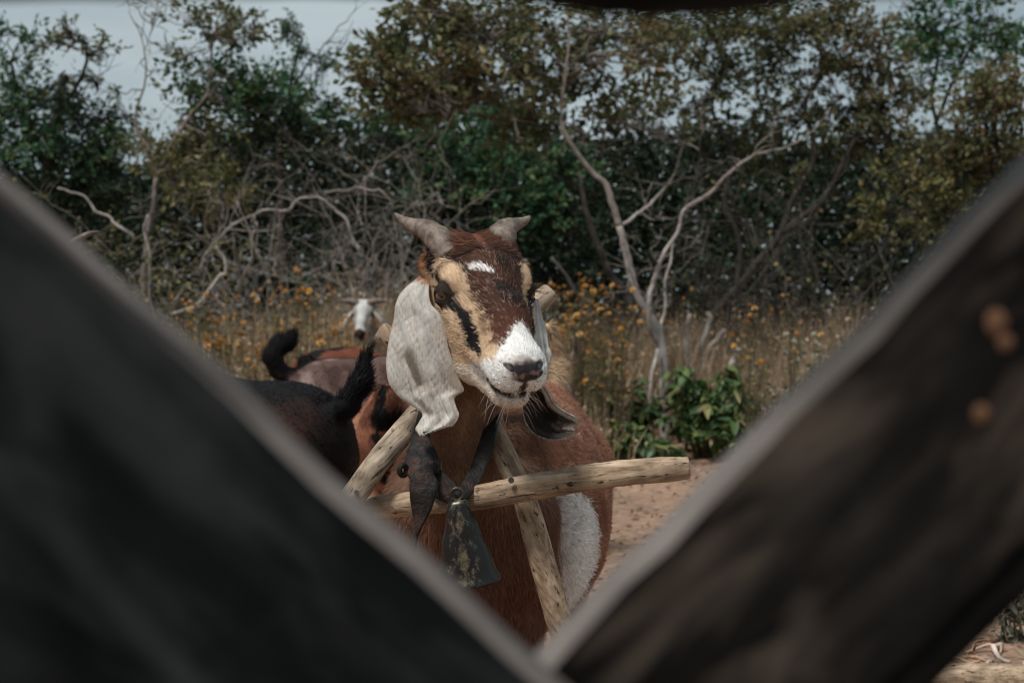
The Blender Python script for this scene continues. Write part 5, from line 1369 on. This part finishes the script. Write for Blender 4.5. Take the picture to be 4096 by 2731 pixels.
bare_shrub('tangle of dead grey branches with a long arching pale limb', 1230, dA, 1.75, 0.62, 15, 91, GB, limbs=[
    ([(800, 1080, dA), (830, 1006, dA), (874, 955, dA), (950, 898, dA), (1020, 860, dA), (1065, 843, dA), (1155, 840, dA)], 0.0112, 0.0091, BARK_PALE),
    ([(1155, 840, dA), (1206, 790, dA), (1276, 790, dA), (1333, 834, dA), (1385, 879, dA), (1410, 942, dA), (1440, 1000, dA)], 0.0091, 0.0112, BARK_PALE),
    ([(1300, 772, dA), (1400, 758, dA), (1480, 757, dA), (1530, 770, dA), (1582, 840, dA)], 0.0070, 0.0049, BARK_PALE),
    ([(1060, 1050, dA), (1085, 1147, dA), (1110, 1230, dA), (1140, 1330, dA)], 0.0084, 0.0112), ([(1340, 960, dA), (1378, 1044, dA), (1400, 1130, dA), (1425, 1230, dA)], 0.0070, 0.0098), ([(1020, 860, dA), (1015, 980, dA), (1060, 1060, dA), (1085, 1147, dA)], 0.0070, 0.0070)],
    leaves=260, kids=(7, 6))
bare_shrub('dry grey twiggy shrub under the patch of sky', 1560, 11.3, 1.85, 0.55, 17, 92, (0.25, 0.215, 0.195), leaves=500, kids=(7, 7))
bare_shrub('leafy thorn shrub with yellowing leaves behind the fallen white branch', 800, 10.7, 1.45, 0.60, 11, 93, (0.22, 0.185, 0.16), leaves=900, pal='yellow', limbs=[
    ([(640, 1400, 10.6), (605, 1220, 10.6), (600, 1120, 10.6), (600, 1000, 10.6), (575, 930, 10.6), (588, 860, 10.6)], 0.0091, 0.0070, BARK_PALE)])
rr = np.random.default_rng(193); fa = Acc(); fb = empty('fallen_branch', tuple(at(683, 1258, 10.1)), 0, 'curved bleached white branch hanging low over the meadow at the left', 'branch')
add_limb(fa, [tuple(at(*q, 10.1)) for q in ((683, 1258), (760, 1232), (830, 1178), (874, 1108), (906, 1083), (890, 1030), (868, 985))], .013, .005, (0.42, 0.38, 0.34), rr, n=34, seg=8, amp=.010)
mesh_obj('limb', fa.mesh('limb'), M_BARK, fb)
bare_shrub('shrub with yellowing leaves beside the left plank', 480, 11.0, 1.35, 0.55, 10, 94, (0.20, 0.165, 0.14), leaves=900, pal='yellow', limbs=[([(230, 753, 10.4), (287, 766, 10.4), (357, 810, 10.4), (415, 861, 10.4), (466, 893, 10.4), (540, 960, 10.4)], 0.0063, 0.0105, BARK_PALE)])
bare_shrub('dark bare shrub in the shade right of the pale tree', 3080, 11.2, 1.7, 0.75, 17, 95, (0.085, 0.072, 0.064), leaves=500, pal='brush', kids=(7, 6))
bare_shrub('dark leafless thorn bush beside the right plank', 3480, 10.8, 1.55, 0.75, 16, 96, (0.10, 0.085, 0.075), leaves=400, pal='yellow', kids=(7, 6))
bare_shrub('dense dark bramble low between the trunks on the right', 3250, 11.8, 1.25, 0.95, 20, 99, (0.055, 0.047, 0.042), leaves=1600, pal='dark', kids=(7, 6))
bare_shrub('thin crooked stems between the goat and the pale tree', 2420, 10.4, 1.15, 0.30, 5, 97, (0.13, 0.11, 0.10), kids=(4, 4), leaves=120, limbs=[
    ([(2512, 1480, 10.3), (2508, 1398, 10.3), (2515, 1219, 10.3), (2457, 1110, 10.3), (2412, 1028, 10.3), (2350, 850, 10.3), (2310, 700, 10.4)], .040, .014, (0.10, 0.085, 0.075)),
    ([(2460, 1640, 10.2), (2448, 1532, 10.2), (2432, 1442, 10.2), (2406, 1315, 10.2), (2355, 1232, 10.2), (2280, 1130, 10.2), (2200, 1030, 10.2)], .022, .010, (0.14, 0.12, 0.105))])
bare_shrub('low broken stumps and sticks behind the green bush', 2830, 9.9, 0.75, 0.35, 6, 98, (0.27, 0.23, 0.20), kids=(4, 4), limbs=[
    ([(2747, 1700, 9.7), (2747, 1461, 9.7), (2742, 1347, 9.7), (2763, 1257, 9.7)], .034, .014, (0.32, 0.275, 0.235)), ([(2780, 1690, 9.8), (2802, 1398, 9.8), (2837, 1283, 9.8), (2836, 1250, 9.8)], .024, .012, BARK_PALE),
    ([(2800, 1690, 9.6), (2821, 1461, 9.6), (2850, 1380, 9.6), (2900, 1321, 9.6)], .020, .018, (0.30, 0.25, 0.21)), ([(2900, 1690, 9.5), (2923, 1474, 9.5), (2955, 1385, 9.5)], .022, .016, BARK_PALE),
    ([(2690, 1430, 9.8), (2660, 1375, 9.8), (2645, 1355, 9.8)], .010, .008, BARK_PALE)])

# ================================================================== dry meadow with orange flowers
rr = np.random.default_rng(101)
n = 92000
gyy = rr.uniform(7.6, 11.2, n); gxx = rr.uniform(-1, 1, n) * (0.36 * gyy + 0.3)
keep = ~((np.abs(gxx - 1.4) < 0.75) & (gyy < 9.4)) & ~((np.abs(gxx + 0.72) < 0.25) & (gyy < 9.0))
keep &= ~((gxx / gyy * FPX + 2048 > 2440) & (gxx / gyy * FPX + 2048 < 2760) & (gyy < 9.5) & (rr.random(n) < 0.85))
keep &= rr.random(n) < np.interp(gyy, [7.6, 8.6, 9.2], [0.12, 0.5, 1.0]) + 0.6 * (gxx < -0.4)
gxx, gyy = gxx[keep], gyy[keep]; n = len(gxx)
H = (0.30 + 0.30 * rr.random(n)**1.6) * np.interp(gyy, [7.6, 9, 11.2], [0.7, 1.0, 1.35]) * (1 + 0.25 * Waves(0.7, seed=102)(np.stack([gxx, gyy, 0 * gxx], 1)))
H = H * np.where(gxx < -0.3, 1.20, 1.08); bz = ground_z(gxx, gyy) - 0.01
base = np.stack([gxx, gyy, bz], 1); ln_ = rr.normal(size=(n, 2)) * 0.16
tip = base + np.stack([ln_[:, 0] * H, ln_[:, 1] * H, H], 1); mid = (base + tip) / 2 + np.stack([-ln_[:, 0] * H * .2, 0 * H, 0 * H], 1)
sd = np.stack([np.cos(rr.uniform(0, 3.14, n)), np.sin(rr.uniform(0, 3.14, n)) * 0.3, 0 * H], 1); w = (0.0034 * rr.uniform(.6, 1.6, n))[:, None]
V = np.stack([base - sd * w, base + sd * w, mid - sd * w, mid + sd * w, tip], 1).reshape(-1, 3)
cpal = np.array([(0.52, 0.385, 0.265), (0.44, 0.31, 0.205), (0.62, 0.49, 0.355), (0.34, 0.25, 0.165), (0.29, 0.22, 0.13)])
cb = cpal[rr.integers(5, size=n)] * np.exp(rr.normal(size=(n, 1)) * .2)
b_ = (np.arange(n) * 5)[:, None]
sV, sQ, sT, sC = [V], [b_ + np.array([[0, 1, 3, 2]])], [b_ + np.array([[2, 3, 4]])], [np.repeat(cb, 5, axis=0)]
off = len(V); k = 80000; ii = rr.integers(n, size=k); u = rr.uniform(0.25, 1.02, k)[:, None]
PL = base[ii] + (tip[ii] - base[ii]) * u + rr.normal(size=(k, 3)) * 0.018
V2, T2, C2 = leaf_cloud(PL, rr.normal(size=(k, 3)), 0.030, 0.30, cpal[rr.integers(5, size=k)] * np.exp(rr.normal(size=(k, 1)) * .25), rr)
tag(mesh_obj('dry_grass', np_mesh('dry_grass', np.concatenate([V, V2]), [sQ[0], np.concatenate([sT[0], T2 + off])], np.concatenate([sC[0], C2]), smooth=False), M_DRY), 'pale brown dry grass and weeds filling the meadow', 'dry grass', kind='stuff')

m, N, L, b = new_mat('orange_petal'); oi = N.new('ShaderNodeObjectInfo')
r = ramp(N, [(0.0, (0.54, 0.26, 0.065)), (0.5, (0.62, 0.35, 0.10)), (1.0, (0.50, 0.31, 0.125))]); L.new(oi.outputs['Random'], r.inputs[0]); L.new(r.outputs[0], b.inputs['Base Color']); b.inputs['Roughness'].default_value = 0.6
M_PETAL = m
def blossom_mesh(seed):
    rr = np.random.default_rng(seed); V, T = [], []
    for ring, (cnt, rad, lift) in enumerate(((9, 1.0, 0.10), (8, 0.75, 0.45), (6, 0.45, 0.8))):
        for k in range(cnt):
            a = 2 * math.pi * (k + 0.4 * ring) / cnt + rr.normal() * 0.1; c_, s_ = math.cos(a), math.sin(a); r_ = rad * rr.uniform(.85, 1.15) * 0.019; w_ = 0.0075
            z0 = lift * 0.010; z1 = z0 + lift * 0.010 + rr.normal() * 0.002
            b0 = len(V); V += [(0.002 * c_, 0.002 * s_, z0), (r_ * .6 * c_ - w_ * s_, r_ * .6 * s_ + w_ * c_, (z0 + z1) / 2 + .002), (r_ * c_, r_ * s_, z1), (r_ * .6 * c_ + w_ * s_, r_ * .6 * s_ - w_ * c_, (z0 + z1) / 2 + .002)]
            T += [(b0, b0 + 1, b0 + 2), (b0, b0 + 2, b0 + 3)]
    me = np_mesh('blossom', V, np.array(T), smooth=False); me.materials.append(M_PETAL); return me
BLOSSOMS = [blossom_mesh(s) for s in (1, 2, 3)]
def weed_mesh(seed, heads):
    rr = np.random.default_rng(seed); acc = Acc()
    for (x, y, z) in heads:
        m1 = np.array((x * .35 + rr.normal() * .015, y * .35, z * .5)); V, Q, T = tube([(0, 0, -0.02), m1, (x, y, z)], [.0035, .0028, .0018], 4, cap=False); acc.add(V, Q, None, (0.17, 0.135, 0.085))
        P = np.array([m1 + (np.array((x, y, z)) - m1) * rr.random() for _ in range(5)]); V, T, C = leaf_cloud(P, rr.normal(size=(5, 3)), .045, .22, np.tile(np.array((0.14, 0.13, 0.06)), (5, 1)) * rr.uniform(.7, 1.4, (5, 1)), rr); acc.add(V, None, T, C)
    me = acc.mesh('weed_stems', smooth=False); me.materials.append(M_DRY); return me
rr = np.random.default_rng(111); WEEDS = []
for s in range(6):
    heads = [(rr.normal() * 0.085, rr.normal() * 0.085, rr.uniform(0.62, 1.02)) for _ in range(rr.integers(4, 8))]
    WEEDS.append((weed_mesh(s, heads), heads))
spots = []
def flower_band(x0, x1, y0, y1, cnt):
    for _ in range(cnt):
        px = rr.uniform(x0, x1); py = rr.uniform(y0, y1); d = rr.uniform(9.7, 10.6) if 2520 < px < 2740 else 8.1 + 2.2 * rr.random()**1.5; spots.append((px, py, d))
flower_band(700, 1480, 1235, 1420, 46); flower_band(820, 1330, 1380, 1540, 26); flower_band(1080, 1320, 1150, 1260, 6); flower_band(2190, 2480, 1180, 1380, 30); flower_band(2200, 2640, 1300, 1560, 22); flower_band(2640, 3260, 1190, 1400, 10)
for k, (px, py, d) in enumerate(spots):
    me, heads = WEEDS[k % 6]; x = S_G(px, d); z0 = float(ground_z(np.array([x]), np.array([d]))[0])
    zt = CAM_H - (py - 1267) / FPX * d; sc = max(0.25, min(1.25, (zt - z0) / 0.85))
    o = empty('flowering_weed', (x, d, z0), rr.uniform(0, 6.28), *(('orange blossomed weed in the meadow left of the horned goat', 'flower', 'orange flowers left of the goat') if px < 1700 else ('orange blossomed weed between the horned goat and the pale forked tree', 'flower', 'orange flowers between goat and tree') if px < 2640 else ('orange blossomed weed right of the pale forked tree', 'flower', 'orange flowers right of the tree'))); o.scale = (sc ** 0.5, sc ** 0.5, sc)
    st = bpy.data.objects.new('stems', me); COL.objects.link(st); st.parent = o
    for (hx, hy, hz) in heads:
        bl = bpy.data.objects.new('blossom', BLOSSOMS[int(rr.integers(3))]); COL.objects.link(bl); bl.parent = o
        bl.location = (hx, hy, hz); q = 0.45 + 0.85 * rr.random()**1.6; bl.scale = (q / sc ** 0.5, q / sc ** 0.5, q / sc); bl.rotation_euler = (rr.normal() * .6, rr.normal() * .6, rr.uniform(0, 6))

# ================================================================== broad leaved bushes
M_BLEAF = mat_attr('broad_leaf', rough=0.42, spec=0.35, transl=0.2)
def broad_leaf(seed, col):
    rr = np.random.default_rng(seed); n = 7; V = []; C = []
    ws = [0.0, .62, .95, 1.0, .8, .45, 0.0]
    for i in range(n):
        t = i / (n - 1); x = t; z = -0.35 * t * t + 0.08 * math.sin(6 * t + seed)
        for s in (-1, 0, 1):
            V.append((x, s * ws[i] * 0.22, z + abs(s) * ws[i] * 0.09)); C.append(np.array(col) * (1.25 if s == 0 else rr.uniform(.85, 1.1)))
    Q = []
    for i in range(n - 1):
        for s in (0, 1): Q.append((i * 3 + s, (i + 1) * 3 + s, (i + 1) * 3 + s + 1, i * 3 + s + 1))
    me = np_mesh('leaf', np.array(V), np.array(Q), np.array(C)); me.materials.append(M_BLEAF); return me
LEAVES = [broad_leaf(s, c) for s, c in enumerate([(0.060, 0.105, 0.032), (0.090, 0.135, 0.036), (0.038, 0.075, 0.026), (0.14, 0.165, 0.050), (0.030, 0.058, 0.024), (0.20, 0.19, 0.070), (0.21, 0.14, 0.09)])]
def broad_bush(label, px, d, w, h, n_leaf, seed, size=0.105):
    rr = np.random.default_rng(seed); o = empty('green_bush', G(px, d), 0, label, 'bush', 'green bushes under the pale tree'); acc = Acc(); spots = []
    stems = max(7, n_leaf // 14)
    for s in range(stems):
        a = rr.uniform(0, 6.28); rad = w * rr.random()**0.6; tip = np.array((math.cos(a) * rad, math.sin(a) * rad * 0.8, h * (1 - 0.55 * (rad / w)**2) * rr.uniform(0.55, 1.05)))
        P = spline([(tip[0] * .15, tip[1] * .15, -.02), tip * .55 + np.array((0, 0, .06)), tip], 10); V, Q, T = tube(P, np.linspace(.006, .0025, 10), 5); acc.add(V, Q, T, (0.12, 0.10, 0.06))
        for k in range(n_leaf // stems): i0 = rr.integers(3, 10); spots.append((P[i0], a))
    k = n_leaf * 2; ii = rr.integers(len(spots), size=k); P_ = np.array([sp[0] for sp in spots])[ii] * np.array((.85, .85, .85)) + rr.normal(size=(k, 3)) * 0.03
    fv, ft, fc = leaf_cloud(P_, rr.normal(size=(k, 3)), size * 0.65, 0.28, np.array([(0.04, 0.075, 0.026), (0.065, 0.105, 0.032), (0.10, 0.125, 0.042)])[rr.integers(3, size=k)], rr)
    fm = np_mesh('foliage', fv, ft, fc, smooth=False); fm.materials.append(M_BLEAF); fo_ = bpy.data.objects.new('foliage', fm); COL.objects.link(fo_); fo_.parent = o; fo_['kind'] = 'stuff'
    st = acc.mesh('stems'); st.materials.append(M_BARK); so = bpy.data.objects.new('stems', st); COL.objects.link(so); so.parent = o
    for P, a in spots:
        l_ = bpy.data.objects.new('leaf', LEAVES[int(rr.choice(7, p=[.25, .2, .2, .13, .12, .06, .04]))]); COL.objects.link(l_); l_.parent = o
        l_.location = tuple(P); q = size * rr.uniform(.6, 1.25); l_.scale = (q, q, q); l_.rotation_euler = (rr.normal() * .35, rr.normal() * .4 + 0.15, a + rr.normal() * .9)
    return o
broad_bush('leafy bright green bush right of the pale trunk', 2810, 8.6, 0.34, 0.62, 300, 121, 0.10)
broad_bush('yellow green leafy bush at the foot of the right plank', 2960, 8.3, 0.30, 0.44, 240, 125, 0.095)
broad_bush('smaller green bush left of the pale trunk, beside the goat', 2490, 8.6, 0.30, 0.58, 280, 122, 0.10)
broad_bush('low yellowish green sprig in front of the bushes', 2540, 8.1, 0.26, 0.30, 140, 123, 0.085)
broad_bush('small leafy shoot on a stick behind the bushes', 2935, 9.3, 0.10, 0.78, 40, 124, 0.075)

# grey-leaved weed on the right, behind the plank edge
def small_plant(label, px, d, w, h, n_leaf, seed, size, cols, cat='plant'):
    rr = np.random.default_rng(seed); o = empty('leafy_weed', G(px, d), 0, label, cat); acc = Acc(); b0 = np.array(G(px, d)); P_, D_ = [], []
    for s in range(max(6, n_leaf // 25)):
        a = rr.uniform(0, 6.28); tip = b0 + np.array((math.cos(a) * w * rr.random(), math.sin(a) * w * rr.random(), h * rr.uniform(.5, 1.05)))
        P = spline([b0, b0 * .5 + tip * .5 + rr.normal(size=3) * .03, tip], 10); V, Q, T = tube(P, np.linspace(.004, .0015, 10), 4, cap=False); acc.add(V, Q, None, (0.22, 0.19, 0.14))
        P_ += [P[rr.integers(2, 10)] + rr.normal(size=3) * .02 for _ in range(25)]
    mesh_obj('stems', acc.mesh('stems'), M_BARK, o)
    P_ = np.array(P_); V, T, C = leaf_cloud(P_, rr.normal(size=P_.shape), size, .36, np.array(cols)[rr.integers(len(cols), size=len(P_))] * np.exp(rr.normal(size=(len(P_), 1)) * .2), rr)
    mesh_obj('foliage', np_mesh('foliage', V, T, C, smooth=False), M_LEAF, o); return o
GREYC = [(0.28, 0.26, 0.20), (0.20, 0.19, 0.13), (0.36, 0.33, 0.27), (0.14, 0.14, 0.08)]
small_plant('grey green leafy weed between the green bush and the right plank', 3140, 8.9, 0.30, 0.66, 420, 131, 0.04, GREYC)
small_plant('pale dusty weed low along the right plank', 3330, 9.3, 0.35, 0.70, 380, 132, 0.04, GREYC)
small_plant('dusty grey leafed seedling in the lower right corner', 4085, 3.72, 0.09, 0.17, 150, 133, 0.035, [(0.20, 0.19, 0.15), (0.28, 0.26, 0.22), (0.10, 0.10, 0.07)])

# pebbles, litter, twigs and a log on the earth
rr = np.random.default_rng(141); n = 5200
y = rr.uniform(2.4, 9.5, n); x = rr.uniform(-1, 1, n) * (0.36 * y + 0.3); z = ground_z(x, y)
ico = [(0, 0, 1), (.9, 0, .25), (.25, .85, .3), (-.75, .5, .2), (-.7, -.55, .3), (.3, -.85, .2), (0, 0, -.5)]
It = np.array([(0, 1, 2), (0, 2, 3), (0, 3, 4), (0, 4, 5), (0, 5, 1), (6, 2, 1), (6, 3, 2), (6, 4, 3), (6, 5, 4), (6, 1, 5)])
sz = (0.004 + 0.020 * rr.random(n)**4)[:, None, None]; an = rr.uniform(0, 6.28, n); I_ = np.array(ico)[None] * (1 + 0.25 * rr.normal(size=(n, 7, 1))) * sz * np.array((1.2, .9, .6))
R2 = np.stack([np.stack([np.cos(an), -np.sin(an)], -1), np.stack([np.sin(an), np.cos(an)], -1)], 1)
I_[..., :2] = np.einsum('nij,nkj->nki', R2, I_[..., :2]); V = I_ + np.stack([x, y, z], 1)[:, None]
pc = np.array([(0.36, 0.26, 0.19), (0.26, 0.17, 0.12), (0.44, 0.36, 0.30), (0.20, 0.14, 0.10)])[rr.integers(4, size=n)]
tag(mesh_obj('gravel', np_mesh('gravel', V.reshape(-1, 3), (It[None] + (np.arange(n) * 7)[:, None, None]).reshape(-1, 3), np.repeat(pc, 7, axis=0), smooth=False), M_DRY), 'small stones scattered over the dry red earth', 'gravel', kind='stuff')
n = 5000; y = rr.uniform(2.6, 9.5, n); x = rr.uniform(-1, 1, n) * (0.36 * y + 0.3); P = np.stack([x, y, ground_z(x, y) + 0.006], 1)
D_ = rr.normal(size=(n, 3)); D_[:, 2] *= 0.1
V, T, C = leaf_cloud(P, D_, 0.03, 0.22, np.array([(0.36, 0.26, 0.17), (0.24, 0.15, 0.09), (0.45, 0.36, 0.26), (0.14, 0.09, 0.06)])[rr.integers(4, size=n)], rr, droop=0)
tag(mesh_obj('leaf_litter', np_mesh('leaf_litter', V, T, C, smooth=False), M_DRY), 'dry leaf scraps strewn over the earth', 'leaf litter', kind='stuff')
def twig(px, py, px2, py2, r, col, label, seed, bend=0.02):
    rr = np.random.default_rng(seed)
    def on_ground(a, b_):
        d = FPX * 0.775 / (b_ - 1267); q = np.array(at(a, b_, d)); q[2] = ground_z(q[:1], q[1:2])[0] + r * 0.9; return q
    a, b_ = on_ground(px, py), on_ground(px2, py2); mid = (a + b_) / 2 + np.array((rr.normal() * bend, rr.normal() * bend, abs(rr.normal()) * 0.012))
    P = spline([a, mid, b_], 12); P = wig(P, 0.004, rr); V, Q, T = tube(P, np.linspace(r, r * .6, 12), 8, 1, .06, seed)
    c = np.tile(np.array(col), (len(V), 1)); me = np_mesh('twig', V, [Q, T], c); me.materials.append(M_BARK)
    o = mesh_obj('twig', me); tag(o, label, 'twig', 'twigs on the ground in the lower right corner'); return o
TW = 'dry pale twig in the litter in the lower right corner'
PT, RT = (0.50, 0.37, 0.27), (0.42, 0.25, 0.16)
twig(4003, 2525, 3900, 2585, .0035, RT, 'thin reddish twig sticking up beside the dusty seedling', 151)
twig(4005, 2560, 4035, 2625, .0075, (0.58, 0.47, 0.41), 'thick bleached curved twig in the lower right corner', 152, .03)
for k, (a, b_, c_, d_, r_) in enumerate([(3830, 2620, 3915, 2630, .004), (3860, 2580, 4005, 2585, .004), (3880, 2595, 3950, 2625, .0035), (3930, 2645, 4000, 2610, .0035), (3860, 2645, 3900, 2660, .004), (3940, 2672, 4096, 2625, .006), (3960, 2690, 4000, 2700, .004), (4040, 2690, 4100, 2665, .004), (3820, 2650, 3900, 2680, .005)]):
    twig(a, b_, c_, d_, r_, PT if k % 2 else RT, TW, 160 + k)
P = spline([tuple(at(3640, 2745, 3.28)), tuple(at(3900, 2720, 3.26)), tuple(at(4200, 2752, 3.22)), tuple(at(4600, 2770, 3.2))], 24); P[:, 2] = ground_z(P[:, 0], P[:, 1]) + 0.022
V, Q, T = tube(P - P[0], np.linspace(.030, .036, 24), 14, 1, .07, 5)
lg = np_mesh('log', V, [Q, T]); lg.materials.append(M_YOKE); lo = bpy.data.objects.new('log', lg); COL.objects.link(lo); lo.location = tuple(P[0]); tag(lo, 'pale peeled log lying at the lower right edge', 'log')
